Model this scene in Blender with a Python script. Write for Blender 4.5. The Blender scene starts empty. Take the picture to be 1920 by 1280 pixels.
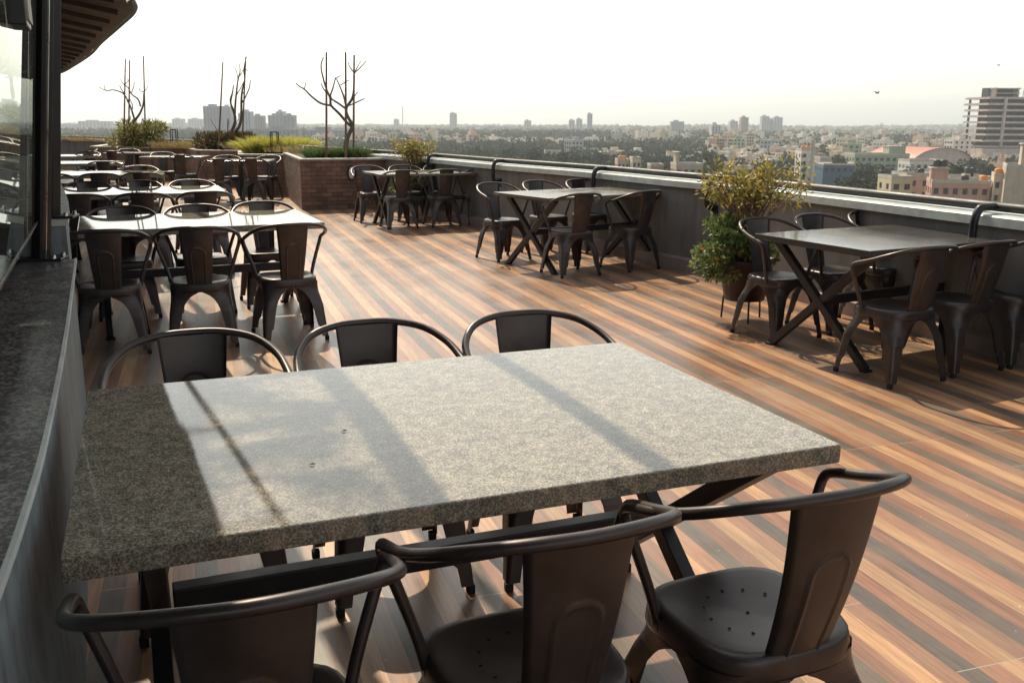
import bpy, bmesh, math, random
from mathutils import Vector, Matrix, noise
R = math.radians
PI = math.pi
random.seed(7)
scene = bpy.context.scene
# ------------------------------------------------------------------ camera
F, PITCH, ROLL, HC = 1756.1, 0.2310, 0.0048, 1.465
cd = bpy.data.cameras.new('camera'); cam = bpy.data.objects.new('camera', cd)
scene.collection.objects.link(cam); scene.camera = cam
cd.sensor_width = 36; cd.lens = F/1920*36; cd.clip_start = 0.05; cd.clip_end = 20000
cam.matrix_world = Matrix.Translation((0, 0, HC)) @ Matrix.Rotation(PI/2-PITCH, 4, 'X') @ Matrix.Rotation(ROLL, 4, 'Z')
cd.dof.use_dof = True; cd.dof.focus_distance = 3.2; cd.dof.aperture_fstop = 16
# ------------------------------------------------------------------ light
SUN = Vector((-.36, .88, 1.0)).normalized()
EL = math.asin(SUN.z); AZ = math.atan2(SUN.x, SUN.y)
w = bpy.data.worlds.new('World'); scene.world = w; w.use_nodes = True
nt = w.node_tree; nt.nodes.clear()
sky = nt.nodes.new('ShaderNodeTexSky'); sky.sky_type = 'NISHITA'; sky.sun_disc = False
sky.sun_elevation = EL; sky.sun_rotation = AZ; sky.altitude = 900; sky.air_density = 1.0; sky.dust_density = 3.2; sky.ozone_density = 1.0
bg = nt.nodes.new('ShaderNodeBackground'); bg.inputs[1].default_value = 0.15
wo = nt.nodes.new('ShaderNodeOutputWorld')
tint = nt.nodes.new('ShaderNodeMix'); tint.data_type = 'RGBA'; tint.blend_type = 'MULTIPLY'; tint.inputs[0].default_value = 1
tint.inputs[7].default_value = (1.0, .985, .89, 1)
hs = nt.nodes.new('ShaderNodeHueSaturation'); hs.inputs['Saturation'].default_value = .38
nt.links.new(sky.outputs[0], hs.inputs['Color']); nt.links.new(hs.outputs[0], tint.inputs[6]); nt.links.new(tint.outputs[2], bg.inputs[0]); nt.links.new(bg.outputs[0], wo.inputs[0])
sl = bpy.data.lights.new('sun', 'SUN'); sl.energy = 3.8; sl.angle = R(0.53); sl.color = (1, .87, .66)
so = bpy.data.objects.new('sun', sl); scene.collection.objects.link(so)
so.rotation_euler = SUN.to_track_quat('Z', 'Y').to_euler(); so.location = (0, 0, 50)
vs = scene.view_settings
vs.view_transform = 'Standard'; vs.look = 'None'; vs.gamma = 1; vs.exposure = 0.55
try: vs.use_curve_mapping = False
except Exception: pass
scene.display_settings.display_device = 'sRGB'
scene.cycles.max_bounces = 8; scene.cycles.transparent_max_bounces = 8; scene.cycles.volume_bounces = 0

# ------------------------------------------------------------------ helpers
COL = scene.collection
def at(px, py, Y):
    """world point at depth Y (metres ahead of the camera) seen at a place in the 1920x1280 photo"""
    u, v = px-960, py-640
    c, s = math.cos(ROLL), math.sin(ROLL); u, v = c*u+s*v, -s*u+c*v
    d = Vector((u/F, math.cos(PITCH)-v/F*math.sin(PITCH), -(v/F*math.cos(PITCH)+math.sin(PITCH))))
    return Vector((0, 0, HC)) + d*(Y/d.y)
def atz(px, py, z):
    p = at(px, py, 10.0) - Vector((0, 0, HC)); t = (z-HC)/p.z
    return Vector((0, 0, HC)) + p*t

class MB:
    def __init__(s): s.v = []; s.f = []; s.m = []; s.sm = []
    def add(s, vs, fs, mi=0, smooth=False):
        o = len(s.v); s.v += [tuple(q) for q in vs]
        for f in fs: s.f.append([i+o for i in f]); s.m.append(mi); s.sm.append(smooth)
    def box(s, c, d, rz=0, mi=0, M=None):
        x, y, z = d[0]/2, d[1]/2, d[2]/2
        P = [Vector((a*x, b*y, e*z)) for e in (-1, 1) for b in (-1, 1) for a in (-1, 1)]
        T = (Matrix.Translation(c) @ Matrix.Rotation(rz, 4, 'Z')) if M is None else M
        s.add([T @ p for p in P], [(0, 2, 3, 1), (4, 5, 7, 6), (0, 1, 5, 4), (2, 6, 7, 3), (0, 4, 6, 2), (1, 3, 7, 5)], mi)
    def bbox(s, c, d, bev=.004, rz=0, mi=0, seg=2, M=None):
        bm = bmesh.new(); bmesh.ops.create_cube(bm, size=1)
        for v in bm.verts: v.co = Vector((v.co.x*d[0], v.co.y*d[1], v.co.z*d[2]))
        bmesh.ops.bevel(bm, geom=bm.edges[:], offset=bev, segments=seg, affect='EDGES', profile=.5)
        T = (Matrix.Translation(c) @ Matrix.Rotation(rz, 4, 'Z')) if M is None else M
        bm.verts.index_update()
        s.add([T @ v.co for v in bm.verts], [[v.index for v in f.verts] for f in bm.faces], mi, False); bm.free()
    def beam(s, a, b, wd, hg, mi=0, up=Vector((0, 0, 1)), bev=0):
        a, b = Vector(a), Vector(b); z = (b-a); L = z.length; z.normalize()
        x = up.cross(z)
        if x.length < 1e-4: x = Vector((1, 0, 0))
        x.normalize(); y = z.cross(x)
        M = Matrix.Translation((a+b)/2) @ Matrix((x, y, z)).transposed().to_4x4()
        if bev: s.bbox(None, (wd, hg, L), bev, mi=mi, M=M)
        else: s.box(None, (wd, hg, L), M=M, mi=mi)
    def tube(s, pts, r, n=8, mi=0, cap=True):
        pts = [Vector(p) for p in pts]; N = len(pts)
        rs = r if isinstance(r, (list, tuple)) else [r]*N
        t0 = (pts[1]-pts[0]).normalized()
        nrm = t0.orthogonal().normalized(); V = []
        for i, p in enumerate(pts):
            t = (pts[min(i+1, N-1)]-pts[max(i-1, 0)]).normalized()
            nrm = (nrm - t*nrm.dot(t)).normalized(); b = t.cross(nrm)
            for k in range(n):
                a = 2*PI*k/n; V.append(p+(nrm*math.cos(a)+b*math.sin(a))*rs[i])
        Fc = [(i*n+k, i*n+(k+1) % n, (i+1)*n+(k+1) % n, (i+1)*n+k) for i in range(N-1) for k in range(n)]
        s.add(V, Fc, mi, True)
        if cap: s.add(V[:n], [tuple(range(n))[::-1]], mi); s.add(V[-n:], [tuple(range(n))], mi)
    def lathe(s, prof, c=(0, 0, 0), n=16, mi=0, smooth=True):
        V = [(c[0]+r*math.cos(2*PI*k/n), c[1]+r*math.sin(2*PI*k/n), c[2]+z) for r, z in prof for k in range(n)]
        s.add(V, [(i*n+k, i*n+(k+1) % n, (i+1)*n+(k+1) % n, (i+1)*n+k) for i in range(len(prof)-1) for k in range(n)], mi, smooth)
    def prism(s, poly, z0, z1, mi=0, mtop=None):
        n = len(poly); V = [(p[0], p[1], z0) for p in poly]+[(p[0], p[1], z1) for p in poly]
        s.add(V, [(i, (i+1) % n, n+(i+1) % n, n+i) for i in range(n)]+[tuple(range(n))[::-1]], mi)
        s.add(V[n:], [tuple(range(n))], mi if mtop is None else mtop)
    def strip(s, A, B, mi=0, smooth=False):
        n = len(A); s.add(list(A)+list(B), [(i, i+1, n+i+1, n+i) for i in range(n-1)], mi, smooth)
    def leaf(s, p, d, n, L, W, mi=0):
        d = d.normalized(); x = d.cross(n)
        if x.length < 1e-4: x = d.orthogonal()
        x.normalize(); q = x.cross(d)
        s.add([p, p+d*L*.5+x*W*.5+q*L*.04, p+d*L-q*L*.12, p+d*L*.5-x*W*.5+q*L*.04], [(0, 1, 2), (0, 2, 3)], mi)
    def build(s, name, mats, parent=None, loc=None):
        me = bpy.data.meshes.new(name); me.from_pydata(s.v, [], s.f)
        for m in (mats if isinstance(mats, (list, tuple)) else [mats]): me.materials.append(m)
        me.polygons.foreach_set('material_index', s.m); me.polygons.foreach_set('use_smooth', s.sm); me.update()
        o = bpy.data.objects.new(name, me); COL.objects.link(o)
        if parent: o.parent = parent
        if loc: o.location = loc
        return o
def tag(o, label=None, cat=None, group=None, kind=None):
    if label: o['label'] = label
    if cat: o['category'] = cat
    if group: o['group'] = group
    if kind: o['kind'] = kind
    return o
def thing(name, loc=(0, 0, 0), rz=0):
    o = bpy.data.objects.new(name, None); COL.objects.link(o); o.location = loc; o.rotation_euler = (0, 0, rz); o.empty_display_size = .1
    return o
def copy_tree(o, parent=None):
    c = o.copy(); COL.objects.link(c); c.parent = parent
    if parent: c.matrix_parent_inverse = o.matrix_parent_inverse.copy()
    for ch in list(o.children): copy_tree(ch, c)
    return c
def crom(P, k=6):
    P = [Vector(p) for p in P]; out = []
    for i in range(len(P)-1):
        a, b, c, d = P[max(i-1, 0)], P[i], P[i+1], P[min(i+2, len(P)-1)]
        for j in range(k):
            t = j/k
            out.append(.5*((2*b)+(c-a)*t+(2*a-5*b+4*c-d)*t*t+(3*b-a-3*c+d)*t**3))
    return out+[P[-1]]
def offs(P, d):
    """plan polyline moved sideways by d (to the right of its direction)"""
    out = []
    for i, p in enumerate(P):
        t = (P[min(i+1, len(P)-1)]-P[max(i-1, 0)]); t.z = 0; t.normalize()
        out.append(p+Vector((t.y, -t.x, 0))*d)
    return out
def setz(P, z): return [Vector((p.x, p.y, z)) for p in P]

# ------------------------------------------------------------------ materials
def newmat(name):
    m = bpy.data.materials.new(name); m.use_nodes = True; t = m.node_tree
    return m, t, t.nodes['Principled BSDF']
def N(t, k, **kw):
    n = t.nodes.new(k)
    for a, b in kw.items(): setattr(n, a, b)
    return n
def ramp(t, stops, interp='LINEAR'):
    r = N(t, 'ShaderNodeValToRGB'); e = r.color_ramp; e.interpolation = interp
    while len(e.elements) < len(stops): e.elements.new(.5)
    for i, (p, c) in enumerate(stops): e.elements[i].position = p; e.elements[i].color = (*c, 1) if len(c) == 3 else c
    return r
def c3(v): return (v, v, v)
def coords(t, scale=(1, 1, 1), rz=0, kind='Object', loc=(0, 0, 0)):
    tc = N(t, 'ShaderNodeTexCoord'); mp = N(t, 'ShaderNodeMapping')
    mp.inputs['Scale'].default_value = scale; mp.inputs['Rotation'].default_value = (0, 0, rz); mp.inputs['Location'].default_value = loc
    t.links.new(tc.outputs[kind], mp.inputs[0]); return mp.outputs[0]
def nz(t, vec, scale, detail=4, rough=.55):
    n = N(t, 'ShaderNodeTexNoise'); n.inputs['Scale'].default_value = scale; n.inputs['Detail'].default_value = detail; n.inputs['Roughness'].default_value = rough
    t.links.new(vec, n.inputs['Vector']); return n.outputs['Fac']
def math_(t, op, a, b=None):
    n = N(t, 'ShaderNodeMath', operation=op)
    for i, q in enumerate((a, b)):
        if q is None: continue
        if isinstance(q, (int, float)): n.inputs[i].default_value = q
        else: t.links.new(q, n.inputs[i])
    return n.outputs[0]
def mixc(t, fac, a, b, mode='MIX'):
    n = N(t, 'ShaderNodeMix', data_type='RGBA', blend_type=mode)
    for i, q in ((0, fac), (6, a), (7, b)):
        if isinstance(q, (int, float)): n.inputs[i].default_value = q
        elif isinstance(q, tuple): n.inputs[i].default_value = (*q, 1)
        else: t.links.new(q, n.inputs[i])
    return n.outputs[2]
def bump(t, p, h, dist, strength=1):
    b = N(t, 'ShaderNodeBump'); b.inputs['Strength'].default_value = strength; b.inputs['Distance'].default_value = dist
    t.links.new(h, b.inputs['Height']); t.links.new(b.outputs[0], p.inputs['Normal'])
def rough_(name, col, var=.25, scale=6, rough=.7, metal=0, bmp=0, stretch=(1, 1, 1), dirt=None, spec=.5):
    m, t, p = newmat(name); v = coords(t, stretch)
    f = nz(t, v, scale, 6, .6)
    r = ramp(t, [(.3, tuple(c*(1-var) for c in col)), (.7, tuple(min(1, c*(1+var)) for c in col))]); t.links.new(f, r.inputs[0]); out = r.outputs[0]
    if dirt:
        f2 = nz(t, coords(t, dirt[1]), dirt[2], 5, .65); r2 = ramp(t, [(.45, c3(0)), (.68, c3(dirt[3]))]); t.links.new(f2, r2.inputs[0]); out = mixc(t, r2.outputs[0], out, dirt[0])
    t.links.new(out, p.inputs['Base Color']); p.inputs['Metallic'].default_value = metal
    rr = ramp(t, [(.3, c3(max(.02, rough-.08))), (.7, c3(min(1, rough+.1)))]); t.links.new(f, rr.inputs[0]); t.links.new(rr.outputs[0], p.inputs['Roughness'])
    p.inputs['Specular IOR Level'].default_value = spec
    if bmp: bump(t, p, nz(t, v, scale*8, 4), bmp)
    return m

def granite(name, stops, scale=1, rough=(.08, .16), dust=.25, spec=.5):
    m, t, p = newmat(name); v = coords(t)
    f1 = nz(t, v, 210*scale, 4, .75); f2 = nz(t, v, 24*scale, 3, .6); f3 = nz(t, v, 420*scale, 2, .5)
    vo = N(t, 'ShaderNodeTexVoronoi'); vo.inputs['Scale'].default_value = 150*scale; t.links.new(v, vo.inputs['Vector'])
    s = math_(t, 'ADD', math_(t, 'MULTIPLY', f1, .60), math_(t, 'MULTIPLY', f2, .23))
    s = math_(t, 'ADD', s, math_(t, 'MULTIPLY', vo.outputs['Distance'], .22)); s = math_(t, 'ADD', s, math_(t, 'MULTIPLY', f3, .06))
    r = ramp(t, stops); t.links.new(s, r.inputs[0])
    t.links.new(r.outputs[0], p.inputs['Base Color'])
    d = nz(t, v, 3.2, 6, .7); rr = ramp(t, [(.35, c3(rough[0])), (.62, c3(rough[1])), (.85, c3(rough[1]+dust*.4))]); t.links.new(d, rr.inputs[0]); t.links.new(rr.outputs[0], p.inputs['Roughness'])
    p.inputs['Specular IOR Level'].default_value = spec
    bump(t, p, f1, .0001, .12)
    return m
M = {}
M['granite'] = granite('grey granite', [(.40, (.055, .048, .042)), (.48, (.12, .107, .088)), (.56, (.225, .2, .155)), (.67, (.46, .415, .32))], 1.35, (.02, .05), .12, .5)
M['granite_dark'] = granite('black granite', [(.45, c3(.008)), (.51, c3(.02)), (.56, (.045, .042, .04)), (.62, (.2, .185, .17))], .55, (.3, .4), .1, .3)
M['stone_r'] = granite('charcoal stone', [(.4, (.05, .047, .043)), (.6, (.075, .07, .065)), (.75, (.1, .095, .09))], 1, (.1, .2), .35, 1)
M['stone_m'] = granite('brown stone', [(.4, (.10, .085, .065)), (.6, (.14, .12, .095)), (.75, (.2, .17, .14))], .8, (.12, .3), .5, .7)
# chair paint
def metalmat(name, col, rough, metal=.75):
    m, t, p = newmat(name); v = coords(t)
    f = nz(t, v, 9, 6, .65); f2 = nz(t, v, 320, 2, .5)
    r = ramp(t, [(.35, tuple(c*.78 for c in col)), (.68, tuple(c*1.25 for c in col))]); t.links.new(f, r.inputs[0]); t.links.new(r.outputs[0], p.inputs['Base Color'])
    rr = ramp(t, [(.3, c3(rough-.05)), (.75, c3(rough+.12))]); t.links.new(f, rr.inputs[0]); t.links.new(rr.outputs[0], p.inputs['Roughness'])
    p.inputs['Metallic'].default_value = metal; bump(t, p, f2, .00008, .35)
    return m
M['gun'] = metalmat('gunmetal paint', (.074, .061, .058), .34, .6)
M['gun_dark'] = metalmat('dark steel paint', (.035, .032, .032), .42, .4)
M['rubber'] = rough_('rubber', (.012, .012, .012), rough=.8)
M['hole'] = rough_('dark hole', (.004, .004, .004), rough=.9)
M['steel'] = metalmat('brushed steel', (.5, .5, .5), .28, 1)
M['black'] = rough_('black paint', (.012, .011, .012), rough=.38)
M['railblack'] = rough_('rail paint', (.012, .012, .013), rough=.5)
M['cap'] = rough_('pale coping stone', (.5, .53, .51), .12, 5, .42, bmp=.0006, dirt=((.3, .29, .27), (1, 1, 1), 9, .55))
M['plaster'] = rough_('grey plaster', (.17, .16, .15), .22, 2.2, .85, bmp=.0012, dirt=((.085, .078, .07), (2.4, 2.4, .3), 3.2, .55))
M['plaster_blue'] = rough_('blue grey wall', (.16, .19, .2), .2, 4, .6, bmp=.0012, dirt=((.05, .05, .055), (6, 6, 2), 3, .7))
M['skirt'] = rough_('skirting', (.25, .19, .165), .2, 5, .7, bmp=.001)
M['soil'] = rough_('soil', (.06, .045, .03), .4, 20, .95, bmp=.01)
M['limecap'] = rough_('lime cap', (.42, .40, .35), .15, 7, .7, bmp=.001)
M['stake'] = rough_('bamboo', (.16, .09, .06), .3, 12, .6, stretch=(1, 1, .3))
M['bark'] = rough_('bark', (.115, .09, .075), .35, 25, .85, bmp=.004)
M['twig'] = rough_('twig', (.2, .11, .085), .3, 25, .8)
M['pot'] = rough_('plastic pot', (.045, .022, .018), .25, 10, .6)
M['lampglass'] = rough_('frosted lamp glass', (.62, .63, .65), .05, 5, .35)
def leafmat(name, stops, rough=.45, trans=.3):
    m, t, p = newmat(name); g = N(t, 'ShaderNodeNewGeometry'); r = ramp(t, stops); t.links.new(g.outputs['Random Per Island'], r.inputs[0])
    t.links.new(r.outputs[0], p.inputs['Base Color']); p.inputs['Roughness'].default_value = rough
    tr = N(t, 'ShaderNodeBsdfTranslucent'); t.links.new(r.outputs[0], tr.inputs[0]); mx = N(t, 'ShaderNodeMixShader'); mx.inputs[0].default_value = trans
    t.links.new(p.outputs[0], mx.inputs[1]); t.links.new(tr.outputs[0], mx.inputs[2]); t.links.new(mx.outputs[0], t.nodes['Material Output'].inputs[0])
    return m
M['leaf_ivy'] = leafmat('ivy leaves', [(0, (.05, .09, .025)), (.5, (.14, .2, .06)), (.95, (.32, .38, .14)), (.995, (.5, .22, .05))])
M['leaf_croton'] = leafmat('croton leaves', [(0, (.08, .09, .02)), (.35, (.26, .24, .06)), (.8, (.58, .47, .12)), (1, (.45, .24, .08))])
M['leaf_dark'] = leafmat('dark leaves', [(0, (.02, .045, .012)), (.6, (.06, .1, .025)), (1, (.16, .18, .05))])
M['leaf_bush'] = leafmat('bush leaves', [(0, (.07, .09, .02)), (.45, (.22, .22, .06)), (1, (.55, .48, .24))])
M['leaf_red'] = leafmat('red green leaves', [(0, (.03, .06, .02)), (.5, (.09, .09, .03)), (.8, (.16, .05, .03)), (1, (.25, .09, .05))])
M['grass_y'] = leafmat('yellow grass', [(0, (.32, .34, .05)), (.6, (.54, .5, .09)), (1, (.64, .6, .2))])
M['grass_g'] = leafmat('green grass', [(0, (.04, .09, .02)), (.6, (.09, .15, .04)), (1, (.2, .22, .08))])
M['grass_dry'] = leafmat('dry grass', [(0, (.2, .16, .06)), (.5, (.34, .27, .12)), (.8, (.42, .26, .13)), (1, (.16, .19, .06))])

# deck: printed wood tiles
def deckmat():
    m, t, p = newmat('wood plank tiles'); tc = N(t, 'ShaderNodeTexCoord'); mp = N(t, 'ShaderNodeMapping')
    mp.inputs['Rotation'].default_value = (0, 0, -.317); t.links.new(tc.outputs['Object'], mp.inputs[0])
    sx = N(t, 'ShaderNodeSeparateXYZ'); t.links.new(mp.outputs[0], sx.inputs[0]); X, Y = sx.outputs[0], sx.outputs[1]
    W = .0709
    u = math_(t, 'DIVIDE', math_(t, 'ADD', X, 50.02), W); iu = math_(t, 'FLOOR', u); fu = math_(t, 'FRACT', u)
    iu3 = math_(t, 'MODULO', iu, 4)
    row = math_(t, 'FLOOR', math_(t, 'DIVIDE', u, 4)); fr3 = math_(t, 'FRACT', math_(t, 'DIVIDE', u, 4))
    wn = N(t, 'ShaderNodeTexWhiteNoise', noise_dimensions='1D'); t.links.new(row, wn.inputs['W'])
    off = math_(t, 'MULTIPLY', math_(t, 'FLOOR', math_(t, 'MULTIPLY', wn.outputs['Value'], 3)), .4)
    v = math_(t, 'DIVIDE', math_(t, 'ADD', math_(t, 'ADD', Y, 60.2), off), 1.2); iv = math_(t, 'FLOOR', v); fv = math_(t, 'FRACT', v)
    cmb = N(t, 'ShaderNodeCombineXYZ'); t.links.new(iu, cmb.inputs[0]); t.links.new(iv, cmb.inputs[1])
    wn2 = N(t, 'ShaderNodeTexWhiteNoise', noise_dimensions='2D'); t.links.new(cmb.outputs[0], wn2.inputs['Vector'])
    base = ramp(t, [(0, (.125, .096, .074)), (.24, (.25, .125, .074)), (.49, (.42, .25, .132)), (.74, (.29, .155, .092))], 'CONSTANT')
    t.links.new(math_(t, 'DIVIDE', iu3, 4), base.inputs[0])
    # stretched grain
    mp2 = N(t, 'ShaderNodeMapping'); mp2.inputs['Scale'].default_value = (1, .05, 1); t.links.new(mp.outputs[0], mp2.inputs[0])
    ad = N(t, 'ShaderNodeVectorMath', operation='ADD'); t.links.new(mp2.outputs[0], ad.inputs[0]); sc = N(t, 'ShaderNodeVectorMath', operation='SCALE'); sc.inputs['Scale'].default_value = 3.7
    t.links.new(cmb.outputs[0], sc.inputs[0]); t.links.new(sc.outputs[0], ad.inputs[1])
    g = nz(t, ad.outputs[0], 75, 6, .68); g2 = nz(t, ad.outputs[0], 18, 4, .6)
    gr = ramp(t, [(.32, c3(.62)), (.5, c3(1.0)), (.72, c3(1.32))]); t.links.new(g, gr.inputs[0])
    c = mixc(t, 1, base.outputs[0], gr.outputs[0], 'MULTIPLY')
    g2r = ramp(t, [(.3, (.80, .74, .72)), (.7, (1.18, 1.15, 1.12))]); t.links.new(g2, g2r.inputs[0]); c = mixc(t, .85, c, g2r.outputs[0], 'MULTIPLY')
    vr = ramp(t, [(0, (.74, .76, .8)), (.5, c3(1)), (1, (1.28, 1.2, 1.15))]); t.links.new(wn2.outputs['Value'], vr.inputs[0]); c = mixc(t, .75, c, vr.outputs[0], 'MULTIPLY')
    # joints
    l1 = math_(t, 'LESS_THAN', math_(t, 'ABSOLUTE', math_(t, 'SUBTRACT', fv, .5)), .4984); l2 = math_(t, 'LESS_THAN', math_(t, 'ABSOLUTE', math_(t, 'SUBTRACT', fr3, .5)), .4955)
    c = mixc(t, l1, (.36, .31, .26), c); c = mixc(t, l2, (.15, .11, .085), c)
    l3 = math_(t, 'LESS_THAN', math_(t, 'ABSOLUTE', math_(t, 'SUBTRACT', fu, .5)), .488); c = mixc(t, math_(t, 'ADD', math_(t, 'MULTIPLY', l3, .55), .45), (.1, .07, .05), c)
    # dust and wear
    d = nz(t, mp.outputs[0], 1.1, 8, .72); dr = ramp(t, [(.42, c3(0)), (.75, c3(.34))]); t.links.new(d, dr.inputs[0]); c = mixc(t, dr.outputs[0], c, (.33, .28, .22))
    sp = nz(t, mp.outputs[0], 46, 1, .3); sr = ramp(t, [(.795, c3(0)), (.81, c3(.5))]); t.links.new(sp, sr.inputs[0]); c = mixc(t, sr.outputs[0], c, (.6, .57, .5))
    t.links.new(c, p.inputs['Base Color'])
    rr = ramp(t, [(.3, c3(.27)), (.7, c3(.42))]); t.links.new(d, rr.inputs[0]); t.links.new(rr.outputs[0], p.inputs['Roughness'])
    p.inputs['Specular IOR Level'].default_value = .5
    hh = math_(t, 'ADD', math_(t, 'MULTIPLY', g, .5), math_(t, 'MULTIPLY', math_(t, 'MULTIPLY', l1, l2), .9)); bump(t, p, hh, .0008, .8)
    return m
M['deck'] = deckmat()
def brickmat():
    m, t, p = newmat('brick cladding'); v = coords(t)
    sx = N(t, 'ShaderNodeSeparateXYZ'); t.links.new(v, sx.inputs[0]); cb = N(t, 'ShaderNodeCombineXYZ')
    t.links.new(math_(t, 'ADD', sx.outputs[0], math_(t, 'MULTIPLY', sx.outputs[1], .93)), cb.inputs[0]); t.links.new(sx.outputs[2], cb.inputs[1])
    b = N(t, 'ShaderNodeTexBrick'); b.inputs['Scale'].default_value = 1; b.inputs['Brick Width'].default_value = .21; b.inputs['Row Height'].default_value = .07; b.inputs['Mortar Size'].default_value = .004
    b.inputs['Color1'].default_value = (.235, .13, .09, 1); b.inputs['Color2'].default_value = (.12, .065, .048, 1); b.inputs['Mortar'].default_value = (.05, .035, .03, 1); b.inputs['Bias'].default_value = -.1
    t.links.new(cb.outputs[0], b.inputs['Vector'])
    f = nz(t, v, 3, 6, .7); r = ramp(t, [(.3, c3(.7)), (.7, c3(1.35))]); t.links.new(f, r.inputs[0])
    t.links.new(mixc(t, 1, b.outputs['Color'], r.outputs[0], 'MULTIPLY'), p.inputs['Base Color']); p.inputs['Roughness'].default_value = .7
    bump(t, p, math_(t, 'SUBTRACT', 1, b.outputs['Fac']), .004)
    return m
M['brick'] = brickmat()
def glassmat():
    # reflective screen glass: clear at normal view, mirror-like when seen along its face
    m, t, p = newmat('screen glass'); t.nodes.remove(p)
    fr = N(t, 'ShaderNodeFresnel'); fr.inputs[0].default_value = 2.4
    g = N(t, 'ShaderNodeBsdfGlossy'); g.inputs['Roughness'].default_value = .012; g.inputs[0].default_value = (.92, .97, .93, 1)
    tr = N(t, 'ShaderNodeBsdfTransparent'); tr.inputs[0].default_value = (.75, .82, .78, 1); mx = N(t, 'ShaderNodeMixShader')
    t.links.new(fr.outputs[0], mx.inputs[0]); t.links.new(tr.outputs[0], mx.inputs[1]); t.links.new(g.outputs[0], mx.inputs[2]); t.links.new(mx.outputs[0], t.nodes['Material Output'].inputs[0])
    return m
M['glass'] = glassmat()
M['rafter'] = rough_('rafter steel', (.07, .06, .057), .2, 4, .5)
M['roofsheet'] = rough_('roof sheet', (.14, .12, .115), .25, 4, .45, metal=.3)
def sunpatchmat():
    # added roof sheet, out of view: noise gaps let cloudy sun patches onto the table
    m, t, p = newmat('added sun patch sheet'); v = coords(t)
    f = nz(t, v, 2.6, 6, .68); r = ramp(t, [(.44, c3(0)), (.54, c3(.95))]); t.links.new(f, r.inputs[0])
    p.inputs['Base Color'].default_value = (.3, .3, .28, 1); p.inputs['Roughness'].default_value = .5
    tr = N(t, 'ShaderNodeBsdfTransparent'); tr.inputs[0].default_value = (.85, .85, .85, 1); mx = N(t, 'ShaderNodeMixShader')
    t.links.new(r.outputs[0], mx.inputs[0]); t.links.new(p.outputs[0], mx.inputs[1]); t.links.new(tr.outputs[0], mx.inputs[2]); t.links.new(mx.outputs[0], t.nodes['Material Output'].inputs[0])
    return m
M['sunpatch'] = sunpatchmat()

# ------------------------------------------------------------------ terrace setting
PAR = crom([(5.6, -4, 0), (5.0, -.5, 0), (4.35, 2.2, 0), (3.65, 4.5, 0), (3.08, 6.02, 0), (2.66, 7.18, 0), (2.02, 8.9, 0), (1.58, 9.76, 0), (.89, 11.14, 0), (-.2, 12.9, 0), (-1.2, 14.7, 0), (-2.4, 16.55, 0), (-3.9, 18.7, 0), (-5.6, 21.0, 0), (-8.2, 24.0, 0), (-11.5, 27.2, 0), (-16, 30.5, 0), (-24, 35, 0)], 6)
deck = MB(); E0 = offs(PAR, .25)
deck.add([(p.x, p.y, 0) for p in E0]+[(-30, 36, 0), (-30, -5, 0)], [tuple(range(len(E0)+2))])
tag(deck.build('terrace_floor', M['deck']), kind='structure')
# parapet (inner face along PAR, outside to the right)
pw = thing('parapet')
tag(pw, 'grey plastered roof parapet with pale coping curving along the terrace edge', 'parapet wall')
b = MB(); top = .825
b.strip(setz(PAR, 0), setz(PAR, top), 0, True); b.strip(setz(offs(PAR, .3), top), setz(offs(PAR, .3), -1.5), 0, True); b.strip(setz(PAR, top), setz(offs(PAR, .3), top)); b.build('wall', M['plaster'], pw)
b = MB(); a, c = offs(PAR, -.05), offs(PAR, .17)
b.strip(setz(a, top+.002), setz(a, top+.06), 0, True); b.strip(setz(a, top+.06), setz(offs(PAR, -.042), top+.068)); b.strip(setz(offs(PAR, -.042), top+.068), setz(c, top+.075)); b.strip(setz(c, top+.075), setz(c, top+.002)); b.strip(setz(c, top+.002), setz(a, top+.002))
b.build('coping', M['cap'], pw)
b = MB(); a = offs(PAR, -.045); b.strip(setz(a, 0), setz(a, .11), 0, True); b.strip(setz(a, .11), setz(offs(PAR, -.001), .13)); b.build('skirting', M['skirt'], pw)
rail = thing('handrail'); tag(rail, 'black steel pipe rail running above the pale parapet coping', 'handrail')
b = MB(); b.tube(setz(offs(PAR, .09), .94), .031, 10); b.build('rail_pipe', M['railblack'], rail)
def nearest(pt):
    k = min(range(len(PAR)), key=lambda i: (PAR[i]-Vector(pt)).length); t = (PAR[min(k+1, len(PAR)-1)]-PAR[max(k-1, 0)]).normalized(); return PAR[k], t
for (px, Yd) in ((815, 14.3), (937, 12.3), (1127, 10.4), (1345, 8.35), (1857, 5.65), (2100, 4.2)):
    q = at(px, 340, Yd); pb = min(((PAR[i]+(PAR[i+1]-PAR[i])*k/8) for i in range(len(PAR)-1) for k in range(8)), key=lambda s_: abs(math.atan2(s_.x, s_.y)-math.atan2(q.x, q.y)) if s_.y > 1 else 9)
    _, t = nearest(pb); nn = Vector((t.y, -t.x, 0))
    b = MB(); b.tube(crom([pb-nn*.0+Vector((0, 0, .66)), pb-nn*.075+Vector((0, 0, .67)), pb-nn*.10+Vector((0, 0, .72)), pb-nn*.10+Vector((0, 0, .86)), pb-nn*.075+Vector((0, 0, .92)), pb-nn*.045+Vector((0, 0, .938)), pb+nn*.06+Vector((0, 0, .94))], 5), .026, 8)
    b.box(pb-nn*.008+Vector((0, 0, .66)), (.1, .016, .1), math.atan2(t.y, t.x)); b.build('bracket', M['black'], rail)

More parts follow.
